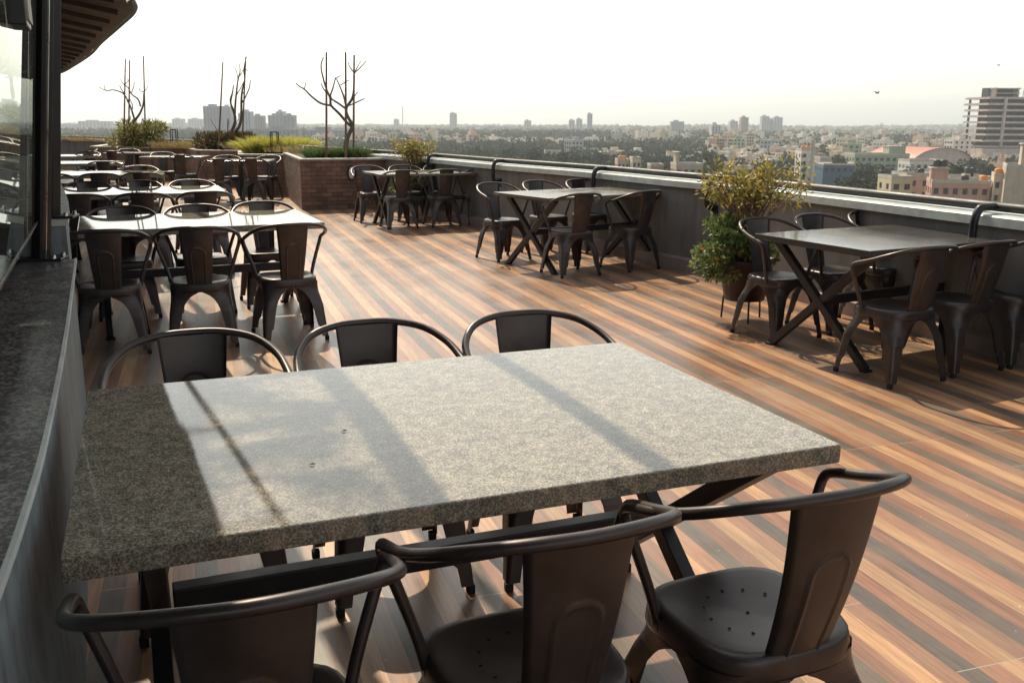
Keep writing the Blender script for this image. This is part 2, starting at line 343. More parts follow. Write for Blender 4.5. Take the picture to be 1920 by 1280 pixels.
# ------------------------------------------------------------------ left counter, glass screen, posts, canopy
LED = crom([(1.6, -5, 0), (.05, -1, 0), (-.62, .9, 0), (-.80, 1.4, 0), (-.97, 1.83, 0), (-1.35, 2.73, 0), (-1.99, 4.2, 0)], 6)
LED2 = crom([(-2.03, 4.26, 0), (-2.55, 5.38, 0), (-3.57, 7.4, 0), (-4.6, 9.3, 0), (-6.0, 11.8, 0)], 6)
lg = thing('granite_ledge'); tag(lg, 'low curved wall topped with glossy dark granite beside the near table', 'ledge')
def ledge(P, z, wd, root, mtop, trim):
    b = MB(); a = P; c = offs(P, -wd)
    b.strip(setz(a, 0), setz(a, z-.03), 0, True); b.strip(setz(c, z-.03), setz(c, 0)); 
    for k in (0, -1): b.add([(a[k].x, a[k].y, 0), (c[k].x, c[k].y, 0), (c[k].x, c[k].y, z-.03), (a[k].x, a[k].y, z-.03)], [(0, 1, 2, 3)])
    b.build('wall', M['plaster_blue'], root)
    b = MB(); a = offs(P, .012); c = offs(P, -wd-.01)
    b.strip(setz(a, z-.028), setz(a, z), 0, True); b.strip(setz(a, z), setz(c, z)); b.strip(setz(c, z), setz(c, z-.028)); b.strip(setz(c, z-.028), setz(a, z-.028))
    for k in (0, -1): b.add([(a[k].x, a[k].y, z-.028), (c[k].x, c[k].y, z-.028), (c[k].x, c[k].y, z), (a[k].x, a[k].y, z)], [(0, 1, 2, 3)])
    b.build('slab', mtop, root)
    if trim:
        b = MB(); e0, e1 = offs(P, .0125), offs(P, .021); b.strip(setz(e0, z+.003), setz(e1, z+.003)); b.strip(setz(e1, z+.003), setz(e1, z-.012)); b.strip(setz(e0, z+.003), setz(e0, z-.012)); b.build('edge_trim', M['cap'], root)
ledge(LED, .85, .6, lg, M['granite_dark'], True)
lg2 = thing('granite_ledge'); tag(lg2, 'higher pale topped curved wall behind the black post at left', 'ledge')
M['pale_tile'] = rough_('pale slab', (.5, .5, .45), .12, 6, .3, dirt=((.2, .19, .17), (1, 1, 1), 12, .6))
ledge(LED2, 1.02, .5, lg2, M['pale_tile'], False)
# glass screen standing on the ledge
def upto(px, py, a, z): q = at(px, py, a.y); return a+(q-a)*((z-a.z)/(q.z-a.z))
p1 = atz(77, 487, .85); t1 = upto(82, 5, p1, 3.0)
p2 = atz(100, 408, 1.02); t2 = upto(100, 5, p2, 3.0)
LEAN = (t1-p1)/(t1.z-p1.z)
GL = [Vector((p1.x+1.16, p1.y-2.72, 0)).lerp(Vector((p1.x-.008, p1.y-.02, 0)), k/12) for k in range(13)]
gs = thing('glass_screen'); tag(gs, 'tall clear glass screen mirroring the terrace, above the dark granite ledge', 'glass screen')
zb = 1.03; zt = 2.95
def atlean(P, z): return [Vector((q.x, q.y, 0))+LEAN*(z-.85)+Vector((0, 0, .85)) for q in P]
b = MB(); b.add([atlean(GL, zb)[0], atlean(GL, zb)[-1], atlean(GL, zt)[-1], atlean(GL, zt)[0]], [(0, 1, 2, 3)]); b.build('pane', M['glass'], gs)
b = MB(); b.beam(atlean(GL, zb-.006)[0], atlean(GL, zb-.006)[-1], .008, .01); b.build('bottom_edge', M['black'], gs)
for yy in (1.55, 2.0):
    g = min(GL, key=lambda s_: abs(s_.y-yy)); b = MB(); b.bbox((g.x, g.y, .95), (.045, .05, .17), .006, rz=.4); b.lathe([(.0, .012), (.045, .012), (.05, .006), (.05, 0)], (g.x, g.y, .85), 16); b.build('clamp', M['steel'], gs)
# ring marks on the glass near the post
b = MB(); g0 = at(69, 150, 3.72); 
def ringpts(cn, r, tdir): return [cn+tdir*math.cos(2*PI*k/28)*r+Vector((0, 0, 1))*math.sin(2*PI*k/28)*r for k in range(29)]
gp = min(GL, key=lambda s_: abs(s_.y-3.8)); td = (GL[-1]-GL[-4]).normalized(); gn = Vector((td.y, -td.x, 0))
b.tube(ringpts(Vector((gp.x, gp.y, 1.465+.2))+gn*.012, .062, td), .006, 6); b.tube(ringpts(Vector((gp.x, gp.y, 1.465+.108))+gn*.012, .032, td), .005, 6)
b.build('ring_mark', M['black'], gs)
# hanging sign on the glass, top left
sg = thing('wall_sign'); tag(sg, 'pale rectangular sign with dark frame hung high on the glass at top left', 'sign')
c0 = at(33, 12, 2.9); sx_, rz_ = c0, math.atan2(td.y, td.x)
b = MB(); b.bbox((c0.x, c0.y, c0.z+.06), (.20, .05, .24), .004, rz=rz_); b.build('sign_case', M['black'], sg)
b = MB(); b.bbox((c0.x+gn.x*.028, c0.y+gn.y*.028, c0.z+.06), (.17, .008, .21), .002, rz=rz_); b.build('sign_face', M['limecap'], sg)
# posts
def post(a, c, wdt, lab):
    pr = thing('steel_post', a); tag(pr, lab, 'post')
    b = MB(); b.beam((0, 0, 0), c-a, wdt, wdt, up=Vector((.45, .9, 0)), bev=.004); b.build('shaft', M['black'], pr)
    b = MB(); b.bbox((0, 0, .006), (.2, .13, .012), .003, rz=.2); b.build('base_plate', M['black'], pr)
    for sx in (-1, 1):
        for sy in (-1, 1):
            b = MB(); b.lathe([(0, .028), (.009, .028), (.011, .014), (.011, .012)], (sx*.08, sy*.045, 0), 6); b.build('bolt', M['steel'], pr)
    return pr
post(p1, t1, .058, 'thick black steel post standing at the end of the granite ledge')
post(p2, t2, .046, 'slimmer black steel post standing on the pale topped wall')
b = MB(); e_ = Vector((.036, -.03, 0)); b.beam(p1+e_+Vector((0, 0, .013)), t1+e_, .007, .007); tag(b.build('bright_line', M['steel']), 'thin bright line running up the right side of the thick black post', 'strip')  # thin bar standing for the bright line where glass meets post
# canopy
CAN = crom([(2.6, -5, 0), (.9, -1, 0), (0, 1.3, 0), (-.84, 3.5, 0), (-1.22, 4.45, 0), (-1.98, 6.0, 0), (-2.8, 7.75, 0), (-4.1, 10.5, 0), (-4.75, 12.3, 0), (-5.8, 14.4, 0), (-7.4, 17.5, 0), (-9.0, 20.7, 0), (-11.2, 24.8, 0), (-13.6, 29.1, 0), (-16.5, 33.5, 0)], 24)
cn = thing('canopy'); tag(cn, 'dark corrugated metal canopy curving out of the building at top left', 'canopy')
Z0 = 2.8
def roofgrid(P, d0, d1, mat, name, lift=0):
    b = MB(); Vv = []; seg = [P[0]]
    # resample finely for the corrugation
    fine = []; acc = 0
    for i in range(len(P)-1):
        L = (P[i+1]-P[i]).length; n = max(1, int(L/.019))
        for k in range(n): fine.append((P[i]+(P[i+1]-P[i])*k/n, acc+L*k/n))
        acc += L
    rows = []
    pts = [f_[0] for f_ in fine]
    rnd = random.Random(3); jit = {}
    for dd in (d0, d0+(d1-d0)*.33, d0+(d1-d0)*.66, d1):
        o = offs(pts, -dd); row = []
        for (q, s_), p_ in zip(fine, o):
            k = int(s_/.9); jj = jit.setdefault(k, rnd.uniform(-.035, .035)) if dd == d0 and d0 < .1 else 0
            row.append(Vector((p_.x+jj, p_.y, Z0+lift+.19*dd+.022*math.sin(s_*2*PI/.13))))
        rows.append(row)
    for r0, r1 in zip(rows, rows[1:]): b.strip(r0, r1, 0, True)
    return b.build(name, mat, cn)
kA, kB = 62, 106   # stretch of roof holding the added unseen sheet for sun patches
roofgrid(CAN, 1.15, 5.0, M['roofsheet'], 'roof_sheet')
roofgrid(CAN[:kA+1], 0, 1.15, M['roofsheet'], 'roof_sheet'); roofgrid(CAN[kB:], 0, 1.15, M['roofsheet'], 'roof_sheet')
roofgrid(CAN[kA:kB+1], 0, .10, M['roofsheet'], 'roof_sheet'); roofgrid(CAN[kA:kB+1], .10, .44, M['sunpatch'], 'sun_patch_sheet'); roofgrid(CAN[kA:kB+1], .44, 1.15, M['roofsheet'], 'roof_sheet')
acc = 0; last = -9
for i in range(len(CAN)-1):
    acc += (CAN[i+1]-CAN[i]).length
    if acc-last > 1.3:
        last = acc; t = (CAN[i+1]-CAN[i]).normalized(); nn = Vector((-t.y, t.x, 0))
        a = CAN[i]+nn*.16; c = CAN[i]+nn*4.9
        b = MB(); b.beam((a.x, a.y, Z0-.045+.03), (c.x, c.y, Z0-.075+.19*4.87), .028, .07); b.build('rafter', M['rafter'], cn)
for dd in (.9, 1.9, 2.9, 3.9):
    o = offs(CAN[::3], -dd); b = MB(); b.tube(setz(o, Z0-.16+.19*dd), .03, 6); b.build('purlin', M['gun_dark'], cn)
b = MB(); o = offs(CAN[::3], -1.4); b.tube([Vector((q.x, q.y, 2.84+.03*math.sin(i*.8))) for i, q in enumerate(o)], .045, 8); b.build('duct_pipe', M['steel'], cn)
PIP = []
for i, q in enumerate(CAN[::3]):
    t = (CAN[min(i*3+1, len(CAN)-1)]-CAN[max(i*3-1, 0)]).normalized(); d_ = .46 if q.y < 4.6 else max(.24, .46-(q.y-4.6)*.045) if q.y < 9.8 else max(.03, .24-(q.y-9.8)*.14)
    PIP.append(Vector((q.x+t.y*d_, q.y-t.x*d_, Z0)))
gpz = thing('gutter_pipe'); tag(gpz, 'thin dark pipe carried along the outer edge of the corrugated canopy', 'pipe')
b = MB(); b.tube(PIP, .034, 8); b.build('pipe', M['gun_dark'], gpz)
for i in [k for k in range(4, len(PIP)-1, 9) if 5.6 < PIP[k].y < 10.3 or PIP[k].y < 1]:
    t = (PIP[i+1]-PIP[i]).normalized(); nn = Vector((-t.y, t.x, 0)); b = MB(); b.beam(PIP[i]+Vector((0, 0, -.02)), PIP[i]+nn*.62+Vector((0, 0, -.02)), .02, .03); b.build('pipe_arm', M['gun_dark'], gpz)
# building body behind the glass
BW = [q for q in offs(LED, -2.6)][::4]+[q for q in offs(LED2, -2.3)][::4]
bd = thing('cafe_building'); tag(bd, 'dark cafe building standing behind the glass screen under the canopy', 'building')
b = MB(); b.strip(setz(BW, 0), setz(BW, 3.6)); b.strip(setz(offs(BW, -.2), 3.6), setz(offs(BW, -.2), 0)); b.build('wall', M['plaster'], bd)

# ------------------------------------------------------------------ chair
def make_chair():
    root = thing('metal_chair')
    SZ = .43
    def outl(a, k=1.0):
        ca, sa = math.cos(a), math.sin(a); n = 3.6
        r = (abs(ca)**n+abs(sa)**n)**(-1/n); x = r*ca*.188; y = r*sa*.182
        x *= 1+.05*(y/.18) ; return x*k, y*k
    b = MB(); NA = 48; prof = [(0.0, -.012), (.2, -.0115), (.45, -.008), (.7, -.003), (.86, 0), (.93, .0005), (.97, -.0025), (.995, -.009), (1.008, -.02), (1.02, -.05), (1.012, -.058), (.98, -.056)]
    V = []; 
    for k, z in prof:
        for i in range(NA): x, y = outl(2*PI*i/NA, max(k, .001)); V.append((x, y, SZ+z))
    b.add(V, [(j*NA+i, j*NA+(i+1) % NA, (j+1)*NA+(i+1) % NA, (j+1)*NA+i) for j in range(len(prof)-1) for i in range(NA)], 0, True)
    V2 = [outl(2*PI*i/NA, .985) for i in range(NA)]; b.add([(x, y, SZ-.02) for x, y in V2], [tuple(range(NA))[::-1]], 0)
    hs = [(0, 0)]+[(.095*math.cos(2*PI*i/12), .095*math.sin(2*PI*i/12)) for i in range(12)]
    for hx, hy in hs:
        rr = math.hypot(hx, hy)/.185; zz = SZ-.0112+.0045*(rr/.45) 
        b.add([(hx+.0045*math.cos(2*PI*k/8), hy+.0045*math.sin(2*PI*k/8), zz+.0005) for k in range(8)], [tuple(range(8))], 1)
    b.build('seat', [M['gun'], M['hole']], root)
    # ring frame
    half = [(.186, .07, .40), (.203, .078, .47), (.232, .088, .56), (.258, .096, .635), (.266, .088, .668), (.267, .055, .685), (.264, -.04, .712), (.246, -.13, .745), (.19, -.215, .78), (.1, -.262, .797), (0, -.275, .80)]
    pts = [Vector(p) for p in half]+[Vector((-x, y, z)) for x, y, z in half[-2::-1]]
    b = MB(); b.tube(crom(pts, 4), .0125, 10)
    for s in (-1, 1): b.bbox((s*.184, .07, .398), (.02, .03, .03), .004)
    b.build('arm_frame', M['gun'], root)
    # splat
    NX, NY = 40, 60; V = []
    for j in range(NY+1):
        t = j/NY; wdt = .076+(.106-.076)*t**1.1; y0 = -.172-(.268-.172)*t-.012*math.sin(t*PI); z0 = .405+(.793-.405)*t
        for i in range(NX+1):
            s = -1+2*i/NX; x = s*wdt
            y = y0+.018*(s*s)*(.4+.6*t)
            # pressed arch
            hh = (z0-.405); aw = .047*(wdt/.1)**.7; top_ = .215
            if hh < top_: d = abs(abs(x)-aw)
            else: d = abs(math.hypot(x, hh-top_)-aw)
            y -= .0055*math.exp(-(d/.0036)**2)
            inside = (abs(x) < aw and hh < top_) or math.hypot(x, hh-top_) < aw
            if inside: y -= .0018*min(1, d/.006)
            if abs(s) > .93: y += .012*(abs(s)-.93)/.07
            V.append((x, y, z0))
    b = MB(); W_ = NX+1
    fs = [(j*W_+i, j*W_+i+1, (j+1)*W_+i+1, (j+1)*W_+i) for j in range(NY) for i in range(NX)]
    b.add(V, fs, 0, True); b.add([(x, y+.0018, z) for x, y, z in V], [f[::-1] for f in fs], 0, True)
    b.build('backrest', M['gun'], root)
    # legs
    A = [(.392, .785), (.378, .78), (.366, .70), (.356, .60), (.342, .50), (.322, .42), (.29, .36), (.24, .32), (.18, .29), (.12, .26), (.105, .25), (.092, .20), (.03, .18)]
    SS = (-1, -.78, -.5, -.26, -.1, .1, .26, .5, .78, 1)
    for sx in (-1, 1):
        for sy in (-1, 1):
            b = MB(); rows = []; ac = math.atan2(.182*sy, .188*sx)
            for z, k in A:
                t = 1-z/.392; wl = min(1, max(0, (.375-z)/.13)); wl = wl*wl*(3-2*wl)
                cx = .186+.036*t; cy = .178+.052*t; a_ = .172*k; r = min(.03, a_*.42)
                row = []
                for s_ in SS:
                    x, y = outl(math.atan2(.182, .188)+s_*k, .995); # on the seat outline
                    u = abs(s_); L_ = max(0, (u-.26)/.74)*a_
                    if s_ < 0: q = (cx, cy-r-L_) if u > .2 else (cx-r*.12, cy-r*.45)
                    else: q = (cx-r-L_, cy) if u > .2 else (cx-r*.45, cy-r*.12)
                    row.append(Vector((sx*(x+(q[0]-x)*wl), sy*(y*1+(q[1]-y)*wl), z)))
                rows.append(row)
            def inner(row):
                c_ = Vector((sx*.0, sy*.0, row[0].z)); m_ = sum(row, Vector())/len(row)*.7+c_*.3; return [q+(m_-q).normalized()*.0028 for q in row]
            for r0, r1 in zip(rows, rows[1:]): b.strip(r0, r1, 0, True); b.strip(inner(r1), inner(r0), 0, True)
            for e in (0, -1):
                R0 = [r_[e] for r_ in rows]; R1 = [inner(r_)[e] for r_ in rows]; b.strip(R0, R1)
            lg_ = b.build('leg', M['gun'], root)
            b = MB(); c_ = (rows[-1][4]+Vector((-sx*.009, -sy*.009, 0))); b.bbox((c_.x, c_.y, .015), (.026, .026, .03), .004); b.build('foot', M['rubber'], lg_)
    # cross brace under the seat
    b = MB(); b.beam((-.14, -.13, .372), (.14, .13, .372), .022, .006); b.beam((-.14, .13, .365), (.14, -.13, .365), .022, .006); b.build('brace', M['gun_dark'], root)
    return root
proto = make_chair(); used = [False]
def chair(x, y, rz, label, group, z=0, tilt=None):
    o = proto if not used[0] else copy_tree(proto); used[0] = True
    o.location = (x, y, z); o.rotation_euler = (tilt[0], tilt[1], rz) if tilt else (0, 0, rz)
    return tag(o, label, 'chair', group)

# ------------------------------------------------------------------ tables
def make_table(kind, L, W, mat, x, y, rz, label, group, legs='x', th=.045, axis='c'):
    root = thing('terrace_table', (x, y, 0), rz); tag(root, label, 'table', group)
    y0 = 0 if axis == 'c' else -W
    b = MB(); b.bbox((L/2, y0+W/2, .75-th/2), (L, W, th), .0035 if th > .04 else .002); b.build('table_top', mat, root)
    zt = .75-th-.001
    if legs == 'x':
        for xe in (.14, L-.14):
            for k, (ya, yb) in enumerate(((.07, W-.07), (W-.07, .07))):
                b = MB(); b.beam((xe+(k*.006-.003), y0+ya, .01), (xe+(k*.006-.003), y0+yb, zt), .05, .042, up=Vector((1, 0, 0)), bev=.003); lgo = b.build('leg', M['gun_dark'], root)
                b = MB(); b.bbox((xe, y0+ya, .008), (.06, .05, .016), .003); b.build('foot', M['rubber'], lgo)
            b = MB(); b.bbox((xe, y0+W/2, zt-.012), (.05, W-.12, .024), .002); b.build('top_rail', M['gun_dark'], root)
        b = MB(); b.bbox((L/2, y0+W/2, .372), (L-.34, .05, .06), .004); b.build('stretcher', M['gun_dark'], root)
    else:
        b = MB(); b.bbox((L/2, y0+W/2, zt/2), (.075, .075, zt), .004); b.build('column', M['gun_dark'], root)
        b = MB(); b.bbox((L/2, y0+W/2, .012), (.5, .5, .02), .004); b.build('base', M['gun_dark'], root)
        b = MB(); b.beam((L/2-.28, y0+W/2, zt-.012), (L/2+.28, y0+W/2, zt-.012), .05, .022); b.build('bearer', M['gun_dark'], root)
    return root
GT = 'long terrace dining tables'
LG, WG = 1.62, 1.084
make_table('N', LG, WG, M['granite'], -.752, 1.436, .376, 'nearest long table with thick speckled grey granite top and X legs', GT)
make_table('L2', LG, WG, M['granite'], -2.836, 6.098, .411, 'granite table glaring white, second in the left row behind the nearest table', GT)
make_table('L3', LG, WG, M['granite'], -4.381, 8.969, .39, 'granite table third in the left row, brightly mirroring the sky', GT)
make_table('L4', LG, WG, M['granite'], -6.173, 12.137, .385, 'granite table fourth in the left row, beyond three closer ones', GT)
make_table('L5', LG, WG, M['granite'], -8.0, 15.3, .385, 'granite table fifth in the left row, far back beside the post', GT)
make_table('L6', LG, WG, M['granite'], -9.7, 18.3, .37, 'granite table last in the left row, partly hidden by the post', GT)
make_table('R', 1.62, .954, M['stone_r'], 1.6, 6.185, .487, 'dark stone topped table at right beside the potted shrub', GT, th=.035, axis='r')
make_table('M', 1.62, .954, M['stone_m'], -.198, 9.774, .60, 'brown topped X leg table in the middle beside the parapet', GT, th=.03, axis='r')
make_table('F', 1.62, .954, M['stone_m'], -2.178, 13.756, .398, 'brown topped X leg table in front of the brick planter', GT, th=.03, axis='r')
GC = 'dark metal armchairs around the terrace tables'
nf = R(180)
chair(-.46, 1.45, .33, 'left chair at the near side of the nearest granite table, back to the viewer', GC)
chair(.03, 1.68, .375, 'middle chair at the near side of the nearest granite table', GC)
chair(.52, 1.865, .40, 'right chair at the near side of the nearest granite table, seat holes showing', GC)
chair(-.93, 2.68, .376+nf, 'left chair beyond the nearest granite table, facing the viewer', GC)
chair(-.40, 2.85, .376+nf, 'middle chair beyond the nearest granite table, facing the viewer', GC)
chair(.12, 3.01, .34+nf, 'right chair beyond the nearest granite table, facing the viewer', GC)
chair(-2.60, 5.97, .36, 'leftmost chair on the near side of the second left row table', GC)
chair(-2.08, 6.17, .30, 'middle chair on the near side of the second left row table', GC)
chair(-1.55, 6.37, .45, 'right chair on the near side of the second left row table, back panel sunlit', GC)
chair(-2.95, 7.09, .41+nf, 'left chair on the far side of the second left row table', GC)
chair(-2.43, 7.27, .41+nf, 'middle chair on the far side of the second left row table', GC)
chair(-1.99, 7.60, .41+nf, 'right chair on the far side of the second left row table', GC)
def row(d, rz, nm, offs_=(.27, .81, 1.35), front=.32, back=-.05, skip=()):
    c, s = math.cos(rz), math.sin(rz)
    pos = ('left', 'middle', 'right')
    for i, u in enumerate(offs_):
        for side in (0, 1):
            if (side, i) in skip: continue
            v = -front+random.uniform(-.05, .03) if side == 0 else WG+back+random.uniform(-.03, .08)
            uu = u+random.uniform(-.03, .03)
            chair(d[0]+c*uu-s*v, d[1]+s*uu+c*v, rz+random.uniform(-.08, .08)+(nf if side else 0), '%s chair on the %s side of %s' % (pos[i], ('near', 'far')[side], nm), GC)
row((-4.381, 8.969), .39, 'the third left row table')
row((-6.173, 12.137), .385, 'the fourth left row table', skip=((1, 0), (1, 1)))
row((-8.0, 15.3), .385, 'the fifth left row table', skip=((1, 0), (0, 1), (1, 1), (1, 2)))
row((-9.7, 18.3), .37, 'the last left row table', skip=((1, 0), (0, 1), (1, 1), (0, 2)))
chair(2.24, 5.38, .43, 'left chair on the near side of the dark right hand table', GC)
chair(2.70, 5.62, .45, 'middle chair on the near side of the dark right hand table', GC)
chair(3.16, 5.83, .40, 'chair on the near side of the dark right hand table, cut by the photo edge', GC)
chair(1.86, 6.46, .50+nf, 'chair beyond the dark right hand table, nearest the potted shrub', GC)
chair(2.33, 6.74, .48+nf, 'middle chair beyond the dark right hand table', GC)
chair(2.80, 6.98, .45+nf, 'chair beyond the dark right hand table, beside the parapet', GC)
chair(.57, 9.15, .46, 'left chair on the near side of the middle brown table', GC)
chair(1.20, 9.53, .66, 'right chair on the near side of the middle brown table', GC)
chair(-.10, 10.2, .62+nf, 'left chair on the far side of the middle brown table', GC)
chair(.40, 10.62, .62+nf, 'middle chair on the far side of the middle brown table', GC)
chair(.90, 10.88, .6+nf, 'right chair on the far side of the middle brown table', GC)
chair(-1.60, 13.20, .42, 'left chair on the near side of the table by the brick planter', GC)
chair(-1.02, 13.52, .42, 'middle chair on the near side of the table by the brick planter', GC)
chair(-.52, 13.84, .42, 'right chair on the near side of the table by the brick planter', GC)
chair(-2.10, 13.98, .4+nf, 'left chair on the far side of the table by the brick planter', GC)
chair(-1.58, 14.22, .4+nf, 'middle chair on the far side of the table by the brick planter', GC)
chair(-1.08, 14.46, .4+nf, 'right chair on the far side of the table by the brick planter', GC)
# pedestal tables further back
PT = [(-5.5, 16.95, .12, 1.15, .8, 'first pedestal table in front of the low brick planter'), (-7.3, 18.6, .1, 1.2, .8, 'second pedestal table behind and left of the first'), (-8.9, 20.7, .08, 1.2, .8, 'third pedestal table near the round bush')]
for i, (x, y, rz, L, W, nm) in enumerate(PT):
    make_table('P', L, W, M['stone_m'], x, y, rz, 'black '+nm, 'pedestal tables at the far end', legs='p', th=.028)
    c, s = math.cos(rz), math.sin(rz)
    for k, (u, v, r0) in enumerate(((.28, -.2, .15), (.9, -.1, -.2), (.25, .92, PI+.3), (.95, .95, PI-.35))):
        if i and k != (1, 0)[i-1] and k != 2: continue
        chair(x+c*u-s*v, y+s*u+c*v, rz+r0+random.uniform(-.15, .15), '%s chair at the %s' % (('near left', 'near right', 'far left', 'far right')[k], nm), GC)
# two chairs pushed aslant between the far tables
chair(-9.7, 21.6, 2.3, 'chair standing askew beside the third pedestal table', GC)

# ------------------------------------------------------------------ planters and plants
def planter(poly, h, label):
    r = thing('brick_planter'); tag(r, label, 'planter')
    b = MB(); b.prism(poly, 0, h-.03); b.build('brick_wall', M['brick'], r)
    n = len(poly); cx = sum(p[0] for p in poly)/n; cy = sum(p[1] for p in poly)/n
    def sc(d): return [(p[0]+(cx-p[0])/math.hypot(cx-p[0], cy-p[1])*d, p[1]+(cy-p[1])/math.hypot(cx-p[0], cy-p[1])*d) for p in poly]
    o, i_ = sc(-.02), sc(.22); b = MB()
    for k in range(n):
        k2 = (k+1) % n; P4 = [o[k], o[k2], i_[k2], i_[k]]
        b.add([(p[0], p[1], h) for p in P4]+[(p[0], p[1], h-.028) for p in P4], [(0, 1, 2, 3), (4, 5, 1, 0), (6, 7, 3, 2)])
    b.build('cap', M['limecap'], r)
    b = MB(); b.add([(p[0], p[1], h-.012) for p in i_], [tuple(range(n))]); b.build('soil', M['soil'], r)
    return r
planter([(-3.52, 15.75), (-2.02, 16.25), (-3.0, 17.7), (-4.3, 19.2), (-4.55, 18.9)], .84, 'nearest brick clad planter holding the tall bare tree')
planter([(-5.45, 18.95), (-4.56, 18.95), (-4.3, 19.21), (-6.0, 21.35), (-6.1, 21.2)], .80, 'brick planter filled with bright yellow green grass')
planter([(-7.1, 21.45), (-6.12, 21.3), (-6.0, 21.4), (-8.2, 23.7)], .80, 'brick planter holding red green shrubs and a many stemmed tree')
planter([(-10.6, 24.0), (-7.15, 22.9), (-8.2, 23.75), (-11.2, 26.6)], .80, 'farthest brick planter under the round bush')
rnd = random.Random(11)
def rv(): 
    return Vector((rnd.gauss(0, 1), rnd.gauss(0, 1), rnd.gauss(0, 1))).normalized()
def crown(b, c, rad, n, L, W, up=.3, hollow=.35, clumps=0):
    cs = [(Vector(c)+Vector([rv()[k]*rad[k]*.75 for k in range(3)]), .38) for _ in range(clumps)] if clumps else None
    for _ in range(n):
        d = rv(); rr = hollow+(1-hollow)*rnd.random()**.5
        if cs:
            q, s_ = rnd.choice(cs); p = q+Vector([d[k]*rad[k]*s_*rnd.random()**.4 for k in range(3)])
        else: p = Vector(c)+Vector([d[k]*rad[k]*rr for k in range(3)])
        b.leaf(p, (d+rv()*.7+Vector((0, 0, up))), rv(), L*rnd.uniform(.6, 1.25), W*rnd.uniform(.7, 1.2))
def grass(b, c, rad, n, H, wdt, lean=.6):
    for _ in range(n):
        a = rnd.uniform(0, 2*PI); r = rnd.random()**.5
        p = Vector((c[0]+rad[0]*r*math.cos(a), c[1]+rad[1]*r*math.sin(a), c[2])); h = H*rnd.uniform(.55, 1.1)
        d = Vector((math.cos(a)*r*lean+rnd.gauss(0, .25), math.sin(a)*r*lean+rnd.gauss(0, .25), 1)).normalized()
        x = d.cross(rv()).normalized()*wdt; m_ = p+d*h*.6; e_ = p+d*h*.9+Vector((d.x, d.y, -.1))*h*.35
        b.add([p-x, p+x, m_+x*.8, m_-x*.8, e_], [(0, 1, 2, 3), (3, 2, 4)])
def potted(x, y, s, label, px_top):
    r = thing('potted_shrub', (x, y, 0)); tag(r, label, 'potted plant', 'tall shrubs in black pots along the parapet')
    b = MB(); b.lathe([(0, .16), (.15, .16), (.2, .42), (.21, .43), (.215, .47), (.2, .47), (.19, .43), (0, .42)], n=20)
    b.build('pot', M['pot'], r)
    for k in range(3): b = MB(); a = k*2.1+.5; b.tube([(.16*math.cos(a), .16*math.sin(a), .17), (.17*math.cos(a), .17*math.sin(a), 0)], .008, 5); b.build('stand_leg', M['black'], r)
    b = MB(); tips = []
    for k in range(42):
        a = rnd.uniform(0, 2*PI); rr = rnd.uniform(.03, .36)*s; h = rnd.uniform(.9, 1.14)
        tip = Vector((rr*math.cos(a)*1.15, rr*math.sin(a)*.8, h)); p0 = Vector((rnd.gauss(0, .03), rnd.gauss(0, .03), .42)); p1_ = Vector((tip.x*.25, tip.y*.25, .72)); p2_ = Vector((tip.x*.62, tip.y*.62, .72+(h-.72)*.55))
        b.tube(crom([p0, p1_, p2_, tip], 3), [.008]*4+[.006]*3+[.004]*3, 4); tips.append(tip); tips.append(p2_*.5+tip*.5)
    b.build('stems', M['twig'], r)
    b = MB()
    for tp in tips:
        for _ in range(17):
            d = rv(); b.leaf(tp+d*rnd.uniform(0, .085), d+Vector((0, 0, .1)), rv(), rnd.uniform(.04, .075), rnd.uniform(.013, .022))
    b.build('upper_leaves', M['leaf_croton'], r)
    b = MB(); crown(b, (-.07, -.03, .62), (.24, .24, .17), 1500, .045, .032, .1, .55, 16); crown(b, (-.15, -.06, .46), (.25, .24, .17), 1500, .045, .032, -.2, .55, 16); b.build('ivy', M['leaf_ivy'], r)
    return r
bp = atz(1392, 575, 0)
potted(1.76, 7.0, 1.0, 'potted shrub with dense ivy below thin yellow leaved stems, beside the dark right hand table', 0)
potted(-1.55, 14.95, 1.0, 'black pot with tall yellow leaved stems behind the table by the brick planter', 0)
